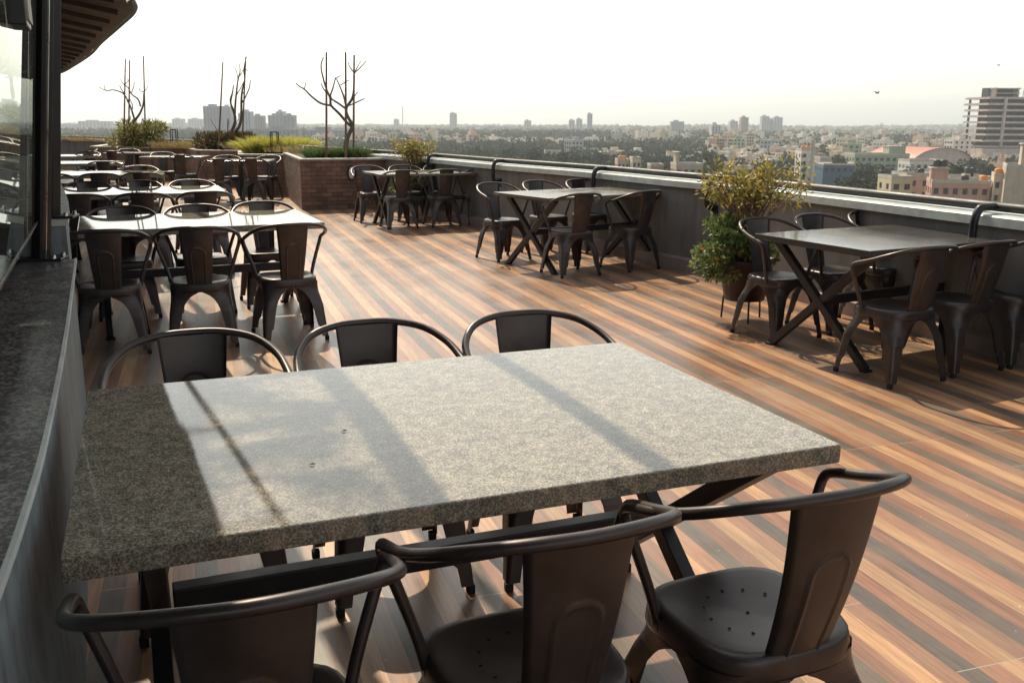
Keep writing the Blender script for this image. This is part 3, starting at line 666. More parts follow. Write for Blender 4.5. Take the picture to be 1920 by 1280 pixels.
# traced bare trees
def trunk(name, label, Y, polys, group='bare frangipani trees in the planters'):
    r = thing(name); tag(r, label, 'tree', group); rn = random.Random(len(polys))
    for i, (pl, r0, r1) in enumerate(polys):
        dy0 = rn.uniform(-.25, .25) if i else 0
        P = []
        for k, (x, y) in enumerate(pl):
            P.append(at(x, y, Y+(dy0*k/max(1, len(pl)-1)*1.6 if i else .05*k)))
        P = crom(P, 4); n = len(P)
        b = MB(); b.tube(P, [.72*(r0+(r1-r0)*j/(n-1)) for j in range(n)], 6); b.build('trunk' if i == 0 else 'branch', M['bark'], r)
    return r
def z3(x0, y0, s, L): return [(x0+x/s, y0+y/s) for x, y in L]
Q = lambda *L: z3(540, 80, 4.571, L)
trunk('bare_tree', 'tall leafless tree rising from the nearest brick planter', 16.6, [
 (Q((490, 960), (500, 850), (520, 790), (550, 730), (548, 700)), .075, .045), (Q((540, 715), (500, 680), (440, 610), (370, 540), (362, 480), (330, 400), (300, 300), (283, 200), (303, 125)), .04, .014),
 (Q((370, 540), (280, 520), (200, 460), (140, 400), (100, 378), (68, 350)), .026, .012), (Q((140, 400), (155, 335)), .013, .01), (Q((330, 430), (300, 390), (283, 348)), .018, .012),
 (Q((552, 700), (510, 630), (500, 560), (550, 480), (565, 380), (568, 260)), .045, .022), (Q((568, 262), (530, 210), (518, 175)), .016, .012), (Q((568, 262), (600, 200), (625, 160)), .016, .012), (Q((570, 262), (630, 205), (673, 155)), .016, .012),
 (Q((500, 570), (430, 520), (365, 470), (385, 390), (408, 300)), .03, .014), (Q((408, 305), (440, 290), (455, 278)), .013, .01), (Q((500, 560), (480, 470), (450, 390), (415, 310)), .028, .014), (Q((450, 365), (490, 340), (520, 325)), .013, .01),
 (Q((525, 540), (590, 510), (655, 480)), .018, .012), (Q((565, 470), (585, 440), (598, 425)), .013, .01)])
Q = lambda *L: z3(0, 0, 4.0, L)
trunk('bare_tree', 'leafless tree with twisted stems rising from the red green shrubs', 22.3, [
 (Q((1700, 1060), (1740, 980), (1765, 900), (1750, 830), (1730, 770), (1745, 690), (1750, 640)), .06, .02), (Q((1720, 1050), (1790, 960), (1810, 880), (1810, 780), (1815, 690), (1835, 600), (1830, 520), (1848, 425)), .05, .02),
 (Q((1760, 900), (1765, 780), (1775, 680), (1785, 600), (1800, 540), (1797, 480)), .04, .016), (Q((1785, 600), (1775, 540), (1757, 508)), .016, .012), (Q((1800, 570), (1830, 520), (1862, 535)), .016, .012),
 (Q((1815, 770), (1840, 730), (1870, 660), (1878, 600)), .024, .014), (Q((1835, 730), (1822, 690)), .018, .012), (Q((1770, 720), (1800, 670), (1825, 620)), .02, .014), (Q((1735, 790), (1725, 750), (1740, 700)), .018, .012)])
trunk('bare_tree', 'leafless spreading tree rising out of the round bush', 23.8, [
 (Q((1000, 1090), (1003, 990), (1010, 905)), .06, .045), (Q((1010, 905), (1050, 850), (1075, 780), (1078, 700)), .045, .02), (Q((1075, 690), (1050, 680), (1042, 662)), .016, .012), (Q((1078, 690), (1098, 670), (1110, 645)), .016, .012),
 (Q((1010, 900), (985, 820), (955, 750), (920, 700), (850, 675), (800, 682), (742, 655)), .035, .012), (Q((800, 682), (785, 665), (785, 640)), .013, .01), (Q((1055, 800), (1035, 745), (990, 710), (960, 660), (925, 630), (900, 590)), .03, .012),
 (Q((985, 700), (1000, 660), (1008, 615)), .016, .012), (Q((960, 770), (940, 720), (905, 660), (897, 640)), .022, .014), (Q((995, 820), (990, 780), (970, 740)), .02, .014), (Q((930, 640), (960, 610), (950, 585)), .015, .011)])
ST = [((612, 98), (611, 275), 16.4, 'left bamboo stake in the nearest brick planter'), ((648, 98), (648, 285), 16.3, 'middle bamboo stake in the nearest brick planter, beside the tall bare tree'), ((664, 103), (662, 280), 16.8, 'right bamboo stake in the nearest brick planter'),
 ((418, 116), (408, 255), 21.8, 'slanting bamboo stake left of the twisted bare tree'), ((461, 107), (452, 255), 22.0, 'bamboo stake tied to the twisted bare tree'), ((235, 111), (231, 262), 23.5, 'left bamboo stake by the round bush'), ((243, 113), (240, 262), 23.9, 'middle bamboo stake by the round bush'), ((269, 105), (272, 262), 24.1, 'right bamboo stake by the round bush')]
for a, c, Y, lab in ST:
    pa, pc = at(*a, Y), at(*c, Y); pc.z = .8; b = MB(); b.tube([pc, pc*.66+pa*.34, pc*.33+pa*.67, pa], [.022, .02, .019, .017], 6); tag(b.build('bamboo_stake', M['stake']), lab, 'stake', 'bamboo stakes in the planters')
def plant(name, label, cat, mat, fn, stem=None):
    r = thing(name); tag(r, label, cat); b = MB(); fn(b); b.build('foliage', mat, r)
    if stem:
        b = MB()
        for k in range(7): a = rnd.uniform(0, 6.3); b.tube([Vector(stem), Vector(stem)+Vector((math.cos(a)*.15, math.sin(a)*.15, .35)), Vector(stem)+Vector((math.cos(a)*.35, math.sin(a)*.35, .7))], [.015, .01, .006], 4)
        b.build('stems', M['twig'], r)
c = at(258, 262, 24.0)
plant('round_bush', 'large round bush of spiky green and straw leaves around the left bare tree', 'bush', M['leaf_bush'], lambda b: (crown(b, (c.x, c.y, 1.02), (.58, .55, .36), 3000, .17, .03, .5, .4, 26)), (c.x, c.y, .78))
c2 = at(425, 270, 22.2)
plant('shrub', 'low red green shrubs around the twisted bare tree', 'shrub', M['leaf_red'], lambda b: [crown(b, (c2.x+dx, c2.y, .93), (.3, .35, .24), 900, .09, .03, .5, .3) for dx in (-.45, -.15, .18, .45)], (c2.x, c2.y, .78))
c3_ = at(520, 275, 20.0)
plant('grass_clump', 'bright yellow green ornamental grass spilling over its brick planter', 'grass clump', M['grass_y'], lambda b: [grass(b, (c3_.x+dx, c3_.y+dy, .79), (.24, .32), 900, .44, .009, 1.1) for dx, dy in ((-.42, 0), (-.2, .1), (0, 0), (.22, .1), (.42, 0))])
c4 = at(628, 285, 16.7)
plant('grass_clump', 'fine green grass tuft at the front of the nearest brick planter', 'grass clump', M['grass_g'], lambda b: [grass(b, (c4.x+dx, c4.y+dy, .83), (.22, .3), 800, .24, .004, .8) for dx, dy in ((-.3, 0), (0, .1), (.3, .1), (.5, .2))])
b = MB()
for i in range(70, len(PAR)-6):
    q = PAR[i]
    for _ in range(3): grass(b, (q.x-.15+rnd.gauss(0, .12), q.y+rnd.gauss(0, .15), .84), (.25, .25), 50, .2, .006, .9)
for (x, y) in ((-2.6, 16.9), (-2.9, 17.4), (-3.4, 18), (-8.4, 23.2), (-9, 24), (-9.6, 24.4), (-10.2, 25), (-7.8, 22.9)):
    grass(b, (x, y, .79), (.35, .35), 380, .22, .006, .8)
tag(b.build('dry_hedge', M['grass_dry']), 'straw coloured dry grasses growing behind the planters along the parapet', 'grass', kind='stuff')
# small box frame lanterns on the planters
for (px, Y, lab) in ((327, 23.5, 'open black metal lantern on the far planter'), (515, 19.6, 'small black lantern standing in the yellow green grass')):
    q = at(px, 262, Y); r = thing('lantern', (q.x, q.y, .8)); tag(r, lab, 'lantern', 'black lanterns in the planters')
    b = MB(); hh = .42; s_ = .065
    for sx in (-1, 1):
        for sy in (-1, 1): b.beam((sx*s_, sy*s_, 0), (sx*s_, sy*s_, hh), .018, .018)
        b.beam((sx*s_, -s_, hh), (sx*s_, s_, hh), .018, .018); b.beam((-s_, sx*s_, hh+.001), (s_, sx*s_, hh+.001), .017, .017)
    b.build('frame', M['black'], r); b = MB(); b.bbox((0, 0, .02), (.12, .12, .03), .003); b.build('base', M['black'], r)
for (px, py, lab) in ((645, 808, 'tiny dark dry leaf bit on the nearest granite table, right of the other'), (585, 871, 'tiny dark dry leaf bit on the nearest granite table, nearer the front edge')):
    q = atz(px, py, .7515); b = MB(); b.add([(q.x-.008, q.y, q.z), (q.x, q.y-.004, q.z+.002), (q.x+.009, q.y+.001, q.z+.001), (q.x+.001, q.y+.005, q.z+.003)], [(0, 1, 2, 3)]); tag(b.build('dry_leaf', M['bark']), lab, 'leaf', 'dry leaf bits on the nearest table')
# bulkhead lamps
def bulkhead(p, rz, lab):
    r = thing('bulkhead_lamp', p, rz); tag(r, lab, 'wall lamp', 'oval wall lamps'); n = 24
    def ov(rx, rzz, y): return [(rx*math.copysign(abs(math.cos(2*PI*k/n))**.8, math.cos(2*PI*k/n)), y, rzz*math.copysign(abs(math.sin(2*PI*k/n))**.8, math.sin(2*PI*k/n))) for k in range(n)]
    b = MB(); L_ = [ov(.075, .125, 0), ov(.075, .125, -.04), ov(.06, .108, -.052), ov(.05, .098, -.04)]
    for A_, B_ in zip(L_, L_[1:]): b.add(A_+B_, [(k, (k+1) % n, n+(k+1) % n, n+k) for k in range(n)], 0, True)
    b.build('rim', M['black'], r)
    b = MB(); L_ = [ov(.052, .1, -.03), ov(.048, .094, -.055), ov(.03, .07, -.066), ov(.002, .002, -.068)]
    for A_, B_ in zip(L_, L_[1:]): b.add(A_+B_, [(k, (k+1) % n, n+(k+1) % n, n+k) for k in range(n)], 0, True)
    b.build('lens', M['lampglass'], r)
bulkhead((-2.72, 16.013, .60), math.atan2(.5, 1.5), 'oval lamp with black rim on the brick planter wall')
_p, _t = nearest((2.72, 6.95, 0)); nn = Vector((_t.y, -_t.x, 0)); q = _p-nn*.004
bulkhead((q.x, q.y, .60), math.atan2(-_t.y, -_t.x), 'oval lamp with black rim on the parapet beyond the dark right hand table')

exec_city = True
# ------------------------------------------------------------------ city
GZ = -30.0
def groundmat():
    m, t, p = newmat('city ground'); v = coords(t)
    f = nz(t, v, .006, 6, .6); f2 = nz(t, v, .05, 6, .7)
    r = ramp(t, [(.4, (.035, .05, .02)), (.55, (.10, .09, .055)), (.68, (.24, .19, .14))]); t.links.new(math_(t, 'ADD', math_(t, 'MULTIPLY', f, .5), math_(t, 'MULTIPLY', f2, .5)), r.inputs[0])
    t.links.new(r.outputs[0], p.inputs['Base Color']); p.inputs['Roughness'].default_value = .95; return m
gm = MB(); NX, NY = 60, 60
def hz(x, y):
    d = math.hypot(x, y); k = max(0, min(1, (d-1700)/2500))
    return GZ + k*(20*noise.noise(Vector((x*.0006, y*.0006, 3)))+10*noise.noise(Vector((x*.002, y*.002, 7)))) - k*6
V = []
for j in range(NY+1):
    for i in range(NX+1):
        a = -.95+1.9*i/NX; d = 8*(7500/8)**(j/NY); x = d*math.sin(a); y = d*math.cos(a)-12; V.append((x, y, hz(x, y)))
gm.add(V, [(j*(NX+1)+i, j*(NX+1)+i+1, (j+1)*(NX+1)+i+1, (j+1)*(NX+1)+i) for j in range(NY) for i in range(NX)], 0, True)
tag(gm.build('ground', groundmat()), kind='structure')
def wallmat(name, col): return rough_(name, col, .12, .25, .85, dirt=(tuple(c_*.6 for c_ in col), (1, 1, .3), .5, .5))
PAL = {'cream': (.56, .47, .36), 'white': (.64, .59, .52), 'peach': (.52, .37, .28), 'pink': (.50, .29, .22), 'grey': (.34, .32, .30), 'yellow': (.54, .46, .29), 'pale green': (.29, .35, .24), 'pale blue': (.34, .36, .37), 'brick red': (.35, .21, .16), 'beige': (.45, .36, .28)}
WM = {k: wallmat(k+' wall', v) for k, v in PAL.items()}
M['win'] = rough_('dark window', (.03, .035, .045), .3, 2, .25)
M['roofc'] = rough_('concrete roof', (.42, .39, .34), .2, .4, .9)
M['tank_b'] = rough_('black tank', (.015, .015, .015), rough=.5)
M['tank_o'] = rough_('orange tank', (.55, .2, .04), rough=.6)
M['blue'] = rough_('blue sheet roof', (.04, .10, .16), .15, 1, .5)
M['redroof'] = rough_('red roof sheet', (.42, .14, .09), .15, .3, .6)
def house_mesh(rn, b, T=Matrix(), W=12, D=11, H=9.5, col=0, tank=True, win=True):
    def bx(c, d, mi): b.box(None, d, mi=mi, M=T @ Matrix.Translation(c) )
    bx((0, 0, H/2), (W, D, H), 0)
    bx((0, 0, H+.06), (W-.5, D-.5, .1), 2)
    for s in (-1, 1): bx((0, s*(D/2-.12), H+.5), (W, .24, 1.0), 0); bx((s*(W/2-.12), 0, H+.5), (.24, D-.5, 1.0), 0)
    sw, sd = W*rn.uniform(.25, .5), D*rn.uniform(.3, .5); px_, py_ = rn.uniform(-.22, .22)*W, rn.uniform(-.2, .2)*D; sh = rn.uniform(2.4, 3.4)
    bx((px_, py_, H+.1+sh/2), (sw, sd, sh), 0); bx((px_, py_, H+.1+sh+.1), (sw+.6, sd+.6, .2), 2)
    if rn.random() < .45: bx((-W*.1, -D/2-.6, H*.62), (W*.5, 1.2, .18), 2); bx((-W*.1, -D/2-1.15, H*.62+.5), (W*.5, .1, .9), 0)
    if tank: b.lathe([(0, 1.6), (.55, 1.55), (.7, 1.3), (.75, .1), (.75, 0)], T @ Vector((px_, py_, H+.1+sh+.2)), 8, 3)
    if win:
        nf_ = max(2, int(H/3.1)); 
        for fl in range(nf_):
            z = H/nf_*(fl+.55)
            for side, (ln, dp) in enumerate(((W, D), (W, D), (D, W), (D, W))):
                n = max(2, int(ln/3.2))
                for k in range(n):
                    u = ln*((k+.5)/n-.5)+rn.uniform(-.2, .2); sg_ = -1 if side % 2 == 0 else 1
                    if rn.random() < .12: continue
                    ww = rn.choice((1.1, 1.5, 2.0))
                    if side < 2: bx((u, sg_*(dp/2+.01), z), (ww, .06, 1.35), 1); bx((u, sg_*(dp/2+.3), z+.85), (ww+.5, .6, .1), 2)
                    else: bx((sg_*(dp/2+.01), u, z), (.06, ww, 1.35), 1)
cityrn = random.Random(5)
protos = []
pal = list(PAL)
wts = ['cream', 'cream', 'white', 'white', 'beige', 'peach', 'white', 'grey', 'yellow', 'cream', 'pale blue', 'brick red', 'peach', 'white', 'beige', 'beige', 'pale green', 'cream', 'white']
for i in range(30):
    col = wts[i % len(wts)]; rn = random.Random(100+i); fl = rn.choice((2, 2, 3, 3, 4)); tk = rn.choice(('black', 'orange', None)); b = MB()
    W_, D_ = rn.uniform(7, 13), rn.uniform(7, 12)
    house_mesh(rn, b, W=W_, D=D_, H=fl*2.9, tank=tk is not None)
    o = b.build('house', [WM[col], M['win'], M['roofc'], M['tank_b'] if tk != 'orange' else M['tank_o']])
    protos.append([o, col, fl, tk, False])
# reserved screen areas for the landmark buildings: (bearing from, bearing to, min depth, max depth)
def bearing(px): q = at(px, 250, 100); return math.atan2(q.x, q.y)
RES = [(bearing(1600), bearing(1950), 150, 560), (bearing(1480), bearing(1640), 200, 520), (bearing(360), bearing(560), 0, 1700)]
def blocked(x, y):
    a = math.atan2(x, y); d = math.hypot(x, y)
    return any(r0 <= a <= r1 and d0 <= d <= d1 for r0, r1, d0, d1 in RES)
def dens(x, y): 
    a = math.atan2(x, y); d = math.hypot(x, y)
    v = noise.noise(Vector((x*.0035, y*.0035, 1.5)))+.35*noise.noise(Vector((x*.012, y*.012, 5)))
    side = (a-.02)*.9
    if d < 900 and bearing(820) < a < bearing(1330): v -= .2   # the palm wood in the middle
    if d > 1500: v -= .12+.22*min(1, (d-1500)/1500)
    return v+side
cells = []
y_ = 0
for _ in range(110000):
    a = cityrn.uniform(-.60, .60); d = 190*(5200/190)**(cityrn.random()**.62)
    x, y = d*math.sin(a), d*math.cos(a)
    if d < 330 and a < bearing(1100): continue
    if blocked(x, y): continue
    if dens(x, y) < -.06: continue
    cells.append((d, x, y))
cells.sort(); placed = []; grid = {}
for d, x, y in cells:
    k = (int(x//17), int(y//17))
    if any((k[0]+i, k[1]+j) in grid and math.hypot(grid[(k[0]+i, k[1]+j)][0]-x, grid[(k[0]+i, k[1]+j)][1]-y) < (12.5 if d < 900 else 14) for i in (-1, 0, 1) for j in (-1, 0, 1)): continue
    grid[k] = (x, y); placed.append((d, x, y))
def zone(x, y):
    a = math.atan2(x, y); p_ = 960+math.tan(a)*F/.973*.973; d = math.hypot(x, y)
    hzn = 'far left, behind the planters' if p_ < 560 else 'behind the tall bare tree' if p_ < 720 else 'beyond the parapet middle' if p_ < 1000 else 'behind the palm wood' if p_ < 1320 else 'behind the potted shrub' if p_ < 1480 else 'near the green hall' if p_ < 1720 else 'near the unfinished tower'
    return hzn, ('close below' if d < 420 else 'halfway to the horizon' if d < 900 else 'far off')
NIND = 270; far = MB(); farpal = [WM[k] for k in pal]+[M['win'], M['roofc']]
for i, (d, x, y) in enumerate(placed):
    rz = .35+round(cityrn.gauss(0, .8))*PI/2+cityrn.gauss(0, .12) if cityrn.random() < .8 else cityrn.uniform(0, PI)
    if i < NIND:
        pr = protos[cityrn.randrange(30)] if cityrn.random() > .0 else protos[0]
        o = pr[0] if not pr[4] else pr[0].copy()
        if pr[4]: COL.objects.link(o)
        pr[4] = True
        s = cityrn.uniform(.85, 1.15); o.location = (x, y, hz(x, y)-1.5); o.rotation_euler = (0, 0, rz); o.scale = (s, s, cityrn.uniform(.7, 1.05))
        z_, dd_ = zone(x, y); tag(o, '%s %s storey house%s %s, %s' % (pr[1], {2: 'two', 3: 'three', 4: 'four'}[pr[2]], (', %s tank,' % pr[3]) if pr[3] else '', z_, dd_), 'house', 'houses of the city below')
    elif i < 9000:
        T = Matrix.Translation((x, y, hz(x, y)-1)) @ Matrix.Rotation(rz, 4, 'Z'); ci = pal.index(cityrn.choice(wts)); W_, D_, H_ = cityrn.uniform(7, 16), cityrn.uniform(7, 13), cityrn.choice((6, 7, 8.5, 9, 11)) if cityrn.random() < .95 else cityrn.uniform(14, 22)
        far.box(None, (W_, D_, H_), M=T @ Matrix.Translation((0, 0, H_/2)), mi=ci); far.box(None, (W_*.96, D_*.96, .2), M=T @ Matrix.Translation((0, 0, H_+.1)), mi=len(pal)+1)
        far.box(None, (W_*.35, D_*.4, 2.5), M=T @ Matrix.Translation((W_*.15, 0, H_+1.3)), mi=ci)
        if d < 1100:
            for fl in range(int(H_/3)): 
                for k in range(3): far.box(None, (1.6, .1, 1.4), M=T @ Matrix.Translation((W_*(k-1)*.3, -D_/2, fl*3+2)), mi=len(pal)); far.box(None, (.1, 1.6, 1.4), M=T @ Matrix.Translation((-W_/2, D_*(k-1)*.3, fl*3+2)), mi=len(pal)); far.box(None, (.1, 1.6, 1.4), M=T @ Matrix.Translation((W_/2, D_*(k-1)*.3, fl*3+2)), mi=len(pal))
for pr in protos:
    if not pr[4]: bpy.data.objects.remove(pr[0])
tag(far.build('distant_houses', farpal), 'countless small pale houses of the city spreading towards the horizon', 'houses', kind='stuff')
print('houses', len(placed))
# trees of the city as one mass
M['citytree'] = leafmat('city tree leaves', [(0, (.018, .03, .012)), (.5, (.04, .056, .022)), (1, (.08, .09, .038))], .8, .05)
ico = bmesh.new(); bmesh.ops.create_icosphere(ico, subdivisions=2, radius=1); IV = [v.co.copy() for v in ico.verts]; IF = [[v.index for v in f.verts] for f in ico.faces]; ico.free()
ico = bmesh.new(); bmesh.ops.create_icosphere(ico, subdivisions=1, radius=1); JV = [v.co.copy() for v in ico.verts]; JF = [[v.index for v in f.verts] for f in ico.faces]; ico.free()
def split_add(b, c, r, h, near, sd):
    if near:
        for _ in range(near):
            d = rv(); k = .55+.45*rnd.random(); k *= 1+.35*noise.noise(d*1.7+Vector((sd, 0, 0)))
            b.leaf(Vector(c)+Vector((d.x*r*k, d.y*r*k, d.z*h*k)), d+rv()*.8, rv(), r*(.42 if near > 100 else .7), r*(.3 if near > 100 else .5))
    else:
        vv = [Vector(c)+Vector((q.x*r, q.y*r, q.z*h))*(1+.7*noise.noise(q*1.9+Vector((sd, sd*.3, 0)))) for q in JV]; b.add(vv, JF, 0, False)
tr = MB(); nT = 0
for _ in range(60000):
    a = cityrn.uniform(-.6, .6); d = 240*(5600/240)**(cityrn.random()**.75); x, y = d*math.sin(a), d*math.cos(a)
    if d < 380 and a < bearing(1100): continue
    if blocked(x, y) and (d > 200): continue
    k = (int(x//17), int(y//17))
    if k in grid and math.hypot(grid[k][0]-x, grid[k][1]-y) < 11: continue
    dn = dens(x, y)
    if dn > .02 and cityrn.random() < (.55 if d < 1500 else .3): continue
    s = cityrn.uniform(3, 6.0)*(1 if d < 2500 else 1.7); split_add(tr, (x, y, hz(x, y)+s*1.0+cityrn.uniform(0, 3)), s, s*.8, 150 if d < 750 else 45 if d < 1500 else 0, cityrn.uniform(0, 100)); nT += 1
    if nT > 17000: break
for _ in range(42000):
    a = cityrn.uniform(-.6, .6); d = math.sqrt(cityrn.uniform(1300**2, 5800**2)) if cityrn.random() < .7 else cityrn.uniform(1100, 2600); x, y = d*math.sin(a), d*math.cos(a)
    k = (int(x//17), int(y//17))
    if k in grid and cityrn.random() < .9: continue
    if noise.noise(Vector((x*.002, y*.004, 9))) < -.22+.0*d: continue
    s = cityrn.uniform(4, 8); split_add(tr, (x, y, hz(x, y)+s*.9), s*1.05, s*1.05, 26 if d < 1900 else 0, cityrn.uniform(0, 100))
tag(tr.build('distant_trees', M['citytree']), 'dark green tree canopy spreading between the city houses to the horizon', 'trees', kind='stuff')
print('trees', nT)

# landmarks ------------------------------------------------
def slab(pr, name, mat, c, d, rz=0): b = MB(); b.box(c, d, rz); return b.build(name, mat, pr)
def zpx(py, Y): return at(960, py, Y).z
# unfinished tower at right
Y = 640.0; L0, L1 = at(1850, 250, Y), at(1990, 250, Y+30); zt_, zb_ = zpx(172, Y)-.0, GZ
tw = thing('unfinished_tower', (L0.x, L0.y, GZ), .12); tag(tw, 'tall unfinished concrete tower of open floors at the right edge', 'building')
Ht = at(1850, 182, Y).z-GZ; fh = 3.95; nfl = int(Ht/fh); TW = 62; TD = 26
M['rawc'] = rough_('raw concrete', (.45, .37, .35), .2, .3, .9); M['rawshade'] = rough_('shade dark concrete', (.05, .042, .045), .2, .3, .9)  # second concrete is darker: shade of the open floors put into its colour
for k in range(4, nfl+1):
    z = k*fh; ex = 1.6 if k % 2 else 1.1
    if k in (5,): ex = 4.5
    b = MB(); b.box((TW/2, TD/2, z), (TW+ex*2, TD+ex*2, .55)); b.box((TW/2, -ex+.2, z+.6), (TW+ex*1.4, .25, .95)); b.box((-ex+.2, TD/2, z+.6), (.25, TD+ex, .95)); b.build('floor_slab', M['rawc'], tw)
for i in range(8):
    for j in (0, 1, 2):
        b = MB(); b.box((1.5+i*(TW-3)/7, 1+j*(TD-2)/2, Ht/2), (1.1, 1.1, Ht)); b.build('column', M['rawshade'], tw)
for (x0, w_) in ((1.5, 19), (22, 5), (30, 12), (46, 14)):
    b = MB(); b.box((x0+w_/2, 9, Ht/2+(3 if x0 < 10 else 0)), (w_, 8, Ht+(6 if x0 < 10 else 0))); b.build('core_wall', M['rawshade'], tw)
b = MB(); b.box((11, 4, Ht+2.5), (18, 10, .5)); b.box((11, 4, Ht+5.5), (18.4, 10.4, .6)); b.box((3, 4, Ht+3), (.8, 9, 6)); b.box((19, 4, Ht+3), (.8, 9, 6)); b.build('roof_house', M['rawc'], tw)
for i, xx in enumerate((10, 31)): b = MB(); b.box((xx, -1.5, Ht/2+8), (1.6, 1.4, Ht-16)); b.build('facade_pier', M['rawc'], tw)
b = MB(); b.box((14, 6, 10.5), (38, 22, 9)); b.build('podium', M['rawc'], tw)
b = MB()
for i in range(12): pass
b.beam((24, 2, Ht), (24.4, 2, Ht+6), .3, .3); b.build('mast', M['rawshade'], tw)
# domed hall
Y = 520; q0, q1 = at(1702, 300, Y), at(1832, 300, Y); zc = at(1760, 277, Y).z; ze = at(1760, 318, Y).z
hl = thing('domed_hall', ((q0.x+q1.x)/2, Y, GZ), .05); tag(hl, 'low hall with arched red and grey roof left of the unfinished tower', 'building')
w_ = (q1.x-q0.x)/2; n = 20; b = MB(); arc = [(-w_*math.cos(PI*k/n), (zc-ze)*math.sin(PI*k/n)+(ze-GZ)) for k in range(n+1)]
b.add([(x, 0, z) for x, z in arc]+[(-w_, 0, 0), (w_, 0, 0)], [tuple(range(n+1))+(n+2, n+1)]); b.build('gable_wall', M['rawc'], hl)
b = MB(); b.strip([Vector((x, -1.5, z)) for x, z in arc], [Vector((x-12, 34, z)) for x, z in arc], 0, True); b.build('roof', M['redroof'], hl)
b = MB(); b.box((2, -.3, ze-GZ+2.2), (w_*1.25, .4, 1.6)); b.build('window', M['win'], hl)
# box buildings
def bldg(name, label, px0, px1, ytop, Y, col, roofm='roofc', rz=0, dep=14, nwx=6, nfl=3, extras=()):
    a_, c_ = at(px0, ytop, Y), at(px1, ytop, Y); W_ = c_.x-a_.x; H_ = a_.z-GZ
    r = thing(name, ((a_.x+c_.x)/2, Y, GZ), rz); tag(r, label, 'building')
    mt = WM.get(col) or M[col]
    b = MB(); b.box((0, dep/2, H_/2), (W_, dep, H_)); b.build('wall', mt, r)
    b = MB(); b.box((0, dep/2, H_+.11), (W_-.5, dep-.5, .2))
    for s in (-1, 1): b.box((0, dep/2+s*(dep/2-.1), H_+.45), (W_+.1, .3, .88)); b.box((s*(W_/2-.1), dep/2, H_+.46), (.3, dep-.5, .86))
    b.build('roof', M[roofm], r)
    for fl in range(nfl):
        z = H_-2.1-fl*3.3
        for k in range(nwx):
            u = W_*((k+.5)/nwx-.5); b = MB(); b.box((u, -.03, z), (min(1.8, W_/nwx*.5), .12, 1.5)); b.box((u, -.35, z+.95), (min(2.2, W_/nwx*.65), .6, .12), mi=1); b.build('window', [M['win'], mt], r)
        for k in range(max(1, int(dep/4))):
            for s in (-1, 1): b = MB(); b.box((s*(W_/2+.02), dep*((k+.5)/max(1, int(dep/4))), z), (.1, 1.5, 1.5)); b.build('window', M['win'], r)
    for e in extras:
        k_ = e[0]
        if k_ == 'tank':
            b = MB()
            b.lathe([(0, 1.9), (.8, 1.8), (1.0, 1.5), (1.05, .1), (1.05, 0)], (e[1]*W_, dep*.3, H_+.2+e[3]), 12); o = b.build('water_tank', M[e[2]], r)
            if e[3]: b = MB(); b.box((e[1]*W_, dep*.3, H_+e[3]/2+.1), (2.6, 2.6, e[3])); b.build('tank_stand', mt, r)
        if k_ == 'room': b = MB(); b.box((e[1]*W_, dep*.4, H_+e[3]/2+.2), (e[2]*W_, dep*.5, e[3])); b.box((e[1]*W_, dep*.4, H_+e[3]+.35), (e[2]*W_+.8, dep*.5+.8, .25), mi=1); b.build('roof_room', [mt, M['roofc']], r)
        if k_ == 'sheet': b = MB(); b.box((e[1]*W_, dep*.4, H_+2.6), (e[2]*W_, dep*.7, .15)); [b.box((e[1]*W_+s*e[2]*W_*.47, dep*.1, H_+1.3), (.15, .15, 2.6)) for s in (-1, 1)]; b.build('sheet_roof', M[e[3]], r)
    return r
bldg('green_hall', 'long pale green three storey building left of the domed hall', 1603, 1706, 291, 480, 'pale green', dep=16, nwx=9, extras=(('room', .3, .3, 4),))
bldg('white_building', 'white building with long dark window band below the domed hall', 1706, 1766, 303, 400, 'white', nwx=5, dep=12, extras=())
bldg('white_tower_house', 'slim white block with orange roof tanks behind the potted shrub', 1503, 1528, 283, 430, 'white', nwx=2, nfl=4, dep=9, extras=(('tank', -.3, 'tank_o', 0), ('tank', .05, 'tank_o', 0), ('tank', .35, 'tank_o', 0)))
b = MB(); q = at(1524, 270, 425); b.tube([(q.x, q.y, GZ), (q.x, q.y, at(1524, 262, 425).z)], .9, 10); tag(b.build('chimney_stack', M['roofc']), 'grey concrete stack right of the slim white block', 'chimney')
bldg('blue_shed', 'blue sheet roofed shed below the green building', 1545, 1602, 310, 440, 'blue', 'roofc', dep=26, nwx=5, nfl=1, rz=-.15)
bldg('lilac_house', 'pale lilac flat roofed house behind the blue shed', 1538, 1572, 298, 470, 'grey', nwx=3, dep=10)
bldg('pink_house', 'salmon pink house with black water tanks on its stair room, right of centre', 1752, 1852, 344, 250, 'pink', nwx=6, dep=13, rz=-.3, extras=(('room', -.36, .28, 3.4), ('tank', -.42, 'tank_b', 3.9), ('tank', -.3, 'tank_b', 3.9), ('tank', .1, 'tank_b', 0), ('tank', .42, 'tank_o', 0)))
bldg('yellow_house', 'small yellow house attached left of the salmon pink house', 1672, 1712, 336, 262, 'yellow', nwx=2, dep=10, nfl=2)
bldg('salmon_house', 'salmon house with a small blue shade between yellow and pink houses', 1700, 1750, 330, 275, 'peach', nwx=2, dep=11, extras=(('sheet', -.3, .4, 'blue'), ('tank', .2, 'tank_b', 0)))
bldg('cream_house', 'low cream flat roofed house behind the salmon pink house', 1780, 1866, 336, 300, 'beige', nwx=4, dep=12, extras=(('tank', 0, 'tank_b', 1.5), ('tank', .12, 'tank_b', 1.5)))
bldg('beige_block', 'tall blank beige block at the right edge under the unfinished tower', 1893, 1990, 316, 235, 'beige', nwx=1, nfl=1, dep=16, rz=-.42, extras=(('room', .0, .5, 5.5), ('room', .2, .2, 7.5)))
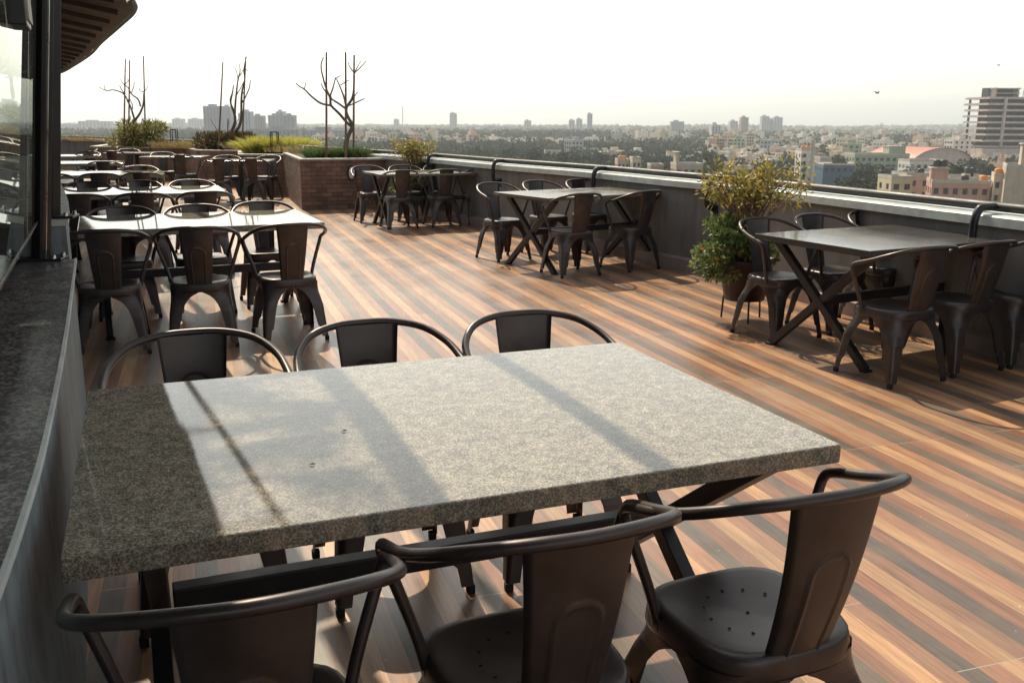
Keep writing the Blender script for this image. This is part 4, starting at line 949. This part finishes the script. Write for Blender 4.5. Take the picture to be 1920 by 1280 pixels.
bldg('cream_shop', 'narrow cream building with orange tanks left of the tall beige block', 1866, 1892, 332, 245, 'cream', nwx=2, nfl=3, dep=11, rz=-.4, extras=(('tank', -.2, 'tank_o', 0), ('tank', .25, 'tank_o', 0)))
bldg('peach_house', 'peach house with orange tanks in front of the palm wood', 1158, 1180, 302, 380, 'peach', nwx=3, dep=10, extras=(('tank', -.2, 'tank_o', 0), ('tank', .1, 'tank_o', 0)))
bldg('cream_balcony_house', 'cream house with open balcony right of the peach house', 1186, 1202, 299, 372, 'cream', nwx=2, dep=10)
bldg('brown_house', 'reddish brown low house at the parapet below the palm wood', 1220, 1244, 312, 340, 'brick red', nwx=2, dep=9)
bldg('grey_house', 'grey flat roofed house with stair tower left of the potted shrub', 1268, 1318, 311, 330, 'beige', nwx=4, dep=12, extras=(('room', -.42, .12, 4.2),))
bldg('long_hall', 'long cream hall among trees in the middle distance', 1022, 1052, 285, 560, 'cream', nwx=5, nfl=1, dep=14)
# far towers
def tower(label, px0, px1, ytop, Y, mat, stripes=6, dep=20, cat='tower block'):
    a_, c_ = at(px0, ytop, Y), at(px1, ytop, Y); W_ = c_.x-a_.x; H_ = a_.z-GZ+5; r = thing('tower_block', ((a_.x+c_.x)/2, Y, GZ-5)); tag(r, label, cat)
    b = MB(); b.box((0, dep/2, H_/2), (W_, dep, H_)); b.build('wall', mat, r)
    b = MB(); n = stripes
    for k in range(n):
        u = W_*((k+.5)/n-.5); b.box((u, -.1, H_/2), (W_/n*.42, .5, H_-4))
    b.build('window', M['win_t'], r)
    b = MB()
    for fl in range(int(H_/3.2)): b.box((0, -.45, fl*3.2+1.5), (W_*.98, .5, .5))
    b.build('floor_bands', mat, r)
    b = MB(); b.box((-W_*.1, dep/2, H_+1.5), (W_*.35, dep*.5, 3)); b.build('lift_house', mat, r)
    return r
M['tw1'] = rough_('tower wall', (.36, .36, .38), .1, .2, .8); M['tw2'] = rough_('dark tower wall', (.2, .22, .26), .1, .2, .8); M['twr'] = rough_('brown tower wall', (.25, .1, .08), .1, .2, .8); M['win_t'] = rough_('tower windows', (.1, .12, .16), .2, .3, .4)
tower('widest unfinished tower block behind the slanting bamboo stake', 380, 417, 199, 1500, M['tw2'], 6)
tower('block joined right of the widest far tower, behind the twisted bare tree', 416, 431, 200, 1530, M['tw1'], 3)
tower('pale slab just right of the twisted bare tree', 446, 456, 212, 1560, M['tw1'], 2)
tower('tall pale tower right of the twisted bare tree', 453, 469, 209, 1540, M['tw1'], 3)
tower('dark tower left of the gap in the far tower row', 472, 492, 217, 1600, M['tw2'], 4)
tower('dark tower right of the gap in the far tower row', 502, 530, 216, 1600, M['tw2'], 4)
tower('taller stair core in the far tower row', 517, 531, 209, 1620, M['tw1'], 2)
tower('last tower at the right end of the far row', 531, 551, 216, 1610, M['tw2'], 3)
tower('lone pale slab tower above the treeline right of the tall bare tree', 843, 856, 212, 2600, M['tw1'], 3)
tower('slender dark tower with mast on the skyline', 1102, 1111, 213, 2400, M['tw2'], 2)
tower('brown red tower on the skyline above the potted shrub', 1391, 1404, 220, 2000, M['twr'], 3)
tower('left block of the pale twin blocks on the skyline', 1429, 1443, 218, 2300, M['tw1'], 3)
tower('right block of the pale twin blocks on the skyline', 1452, 1468, 220, 2300, M['tw1'], 3)
tower('low middle block joining the pale twin blocks', 1443, 1452, 224, 2310, M['tw1'], 2)
tower('small grey block left of the brown red skyline tower', 1370, 1384, 227, 2200, M['tw1'], 3)
tower('wide dark block on the skyline left of the potted shrub', 1259, 1283, 228, 2100, M['tw2'], 6)
tower('small domed block left of the slender dark tower', 1081, 1092, 223, 2500, M['tw1'], 2)
tower('lower small block beside the domed one on the skyline', 1067, 1078, 225, 2500, M['tw1'], 2)
tower('squat pale block on the skyline in the middle', 983, 996, 226, 2700, M['tw1'], 3)
tower('faint pale slab on the skyline behind the yellow leaved stems', 738, 747, 224, 3000, M['tw1'], 2)
tower('pale far slab at the left, right of the round bush', 322, 343, 223, 2900, M['tw1'], 4)
tower('wider pale far slab left of the widest far tower', 352, 379, 223, 2800, M['tw1'], 5)
tower('long pale slab on the far left skyline beside the post', 146, 207, 227, 2600, M['tw1'], 9)
tower('lower pale slab at the far left edge of the skyline', 110, 146, 233, 2600, M['tw1'], 6)
tower('long low grey block below the far tower row', 490, 560, 241, 1100, M['tw2'], 9)
tower('long low grey block behind the tall bare tree', 572, 650, 243, 1150, M['tw2'], 10)
tower('tall beige block among the houses left of the potted shrub', 1335, 1352, 234, 1300, M['tw1'], 3)
b = MB(); q = at(755, 232, 2500); b.tube([(q.x, q.y, GZ), (q.x, q.y, at(755, 200, 2500).z)], 1.2, 6); tag(b.build('radio_mast', M['tw1']), 'thin pale radio mast above the skyline', 'mast')
for px, pt in ((1652, 232), (1800, 234)):
    b = MB(); q = at(px, 240, 2300)
    for s in (-2, 2): b.tube([(q.x+s, q.y, GZ), (q.x+s, q.y, at(px, pt-2, 2300).z)], .8, 4)
    tag(b.build('water_tower', M['tw2']), 'small lattice tower on the skyline %s' % ('above the green hall' if px < 1700 else 'left of the unfinished tower'), 'tower')
# nearer trees between the landmark houses
def palm(b, c, r, n=26):
    for k in range(n):
        a = rnd.uniform(0, 2*PI); el = rnd.uniform(-.3, 1.1); d = Vector((math.cos(a)*math.cos(el), math.sin(a)*math.cos(el), math.sin(el)))
        p = Vector(c); seg = 5; side = d.cross(Vector((0, 0, 1))).normalized()
        for j in range(seg):
            q = p+d*r/seg; d = (d+Vector((0, 0, -.28))).normalized(); wv = side*r*.13*(1-j/seg*.8)
            b.add([p, q, q+wv+Vector((0, 0, -r*.1)), p+wv*1.2+Vector((0, 0, -r*.1))], [(0, 1, 2, 3)]); b.add([p, q, q-wv+Vector((0, 0, -r*.1)), p-wv*1.2+Vector((0, 0, -r*.1))], [(0, 1, 2, 3)]); p = q
TRS = [(1640, 345, 300, 6, 'large tree right of the blue shed', 0), (1610, 335, 320, 5, 'dark tree below the green building', 0), (1655, 322, 380, 5, 'palm in front of the green building', 1), (1700, 325, 330, 4.5, 'palm left of the white banded building', 1), (1790, 318, 360, 6.5, 'broad palm below the domed hall', 1), (1812, 325, 340, 6, 'second broad palm below the domed hall', 1), (1822, 308, 470, 5, 'tree at the foot of the unfinished tower', 0), (1850, 318, 420, 5, 'tree right of the broad palms', 0), (1622, 318, 400, 4.5, 'small tree left of the palm by the green building', 0), (1590, 350, 300, 5, 'tree nearest the parapet below the blue shed', 0), (1575, 300, 460, 4, 'tree at the left end of the green building', 0), (1660, 355, 290, 5, 'bare topped tree beside the yellow house', 0),
 (1340, 300, 420, 5, 'tree left of the potted shrub behind the grey house', 0), (1240, 295, 470, 5, 'palm behind the brown house', 1), (1130, 295, 480, 5, 'palm left of the peach house', 1), (1090, 292, 500, 5, 'palm right of the long cream hall', 1), (1060, 296, 460, 5, 'tree in front of the long cream hall', 0), (1000, 292, 470, 5.5, 'round tree left of the long cream hall', 0), (950, 288, 520, 5.5, 'dark tree beyond the middle of the parapet', 0), (905, 284, 560, 5.5, 'palm beyond the middle of the parapet', 1)]
for px, py, Y, r_, lab, pm in TRS:
    q = at(px, py, Y); rt = thing('palm_tree' if pm else 'tree', (q.x, q.y, GZ)); tag(rt, lab, 'palm' if pm else 'tree', 'trees between the nearer city houses')
    hz_ = q.z-GZ; b = MB(); b.tube([(0, 0, 0), (.2, 0, hz_*.5), (0, .1, hz_)], [.45, .35, .25], 6); b.build('trunk', M['bark'], rt)
    b = MB()
    if pm:
        for k in range(3): palm(b, (rnd.uniform(-1.5, 1.5), rnd.uniform(-1.5, 1.5), hz_+rnd.uniform(-1.5, .8)), r_*.8)
    else: crown(b, (0, 0, hz_-r_*.2), (r_, r_, r_*.75), 1300, r_*.17, r_*.13, .2, .3, 16)
    b.build('crown', M['citytree'], rt)
# birds
for px, py, Y, s, lab in ((1645, 175, 90, .5, 'dark bird gliding over the city above the green hall'), (1873, 123, 160, .45, 'small bird flying above the unfinished tower')):
    q = at(px, py, Y); r = thing('bird', q, .6); tag(r, lab, 'bird', 'birds in the sky')
    b = MB(); b.tube(crom([(0, -.22, 0), (0, -.12, .01), (0, .05, .01), (0, .17, .02), (0, .23, .015)], 3), [.01, .02, .035, .05, .055, .055, .055, .05, .04, .035, .03, .02, .006], 6)
    for sd in (-1, 1): b.add([(sd*.03, .1, .03), (sd*.28, .14, .16), (sd*.5, .02, .22), (sd*.25, -.02, .13), (sd*.03, -.08, .02)], [(0, 1, 2, 3, 4)]); b.add([(sd*.03, .1, .015), (sd*.28, .14, .15), (sd*.5, .02, .215), (sd*.25, -.02, .12), (sd*.03, -.08, .01)], [(4, 3, 2, 1, 0)])
    b.add([(-.02, -.2, 0), (.02, -.2, 0), (.06, -.34, 0), (-.06, -.34, 0)], [(0, 1, 2, 3)]); o = b.build('body', M['black'], r)
# haze
hb = MB(); hb.box((0, 3400, 50), (9600, 7800, 170)); hm = bpy.data.materials.new('haze'); hm.use_nodes = True; t = hm.node_tree; t.nodes.clear()
pv = t.nodes.new('ShaderNodeVolumePrincipled'); pv.inputs['Color'].default_value = (.86, .93, 1, 1); pv.inputs['Density'].default_value = .00019; pv.inputs['Anisotropy'].default_value = .2
mo = t.nodes.new('ShaderNodeOutputMaterial'); t.links.new(pv.outputs[0], mo.inputs['Volume'])
tag(hb.build('haze', hm), 'thin pale haze over the city', 'haze', kind='stuff')
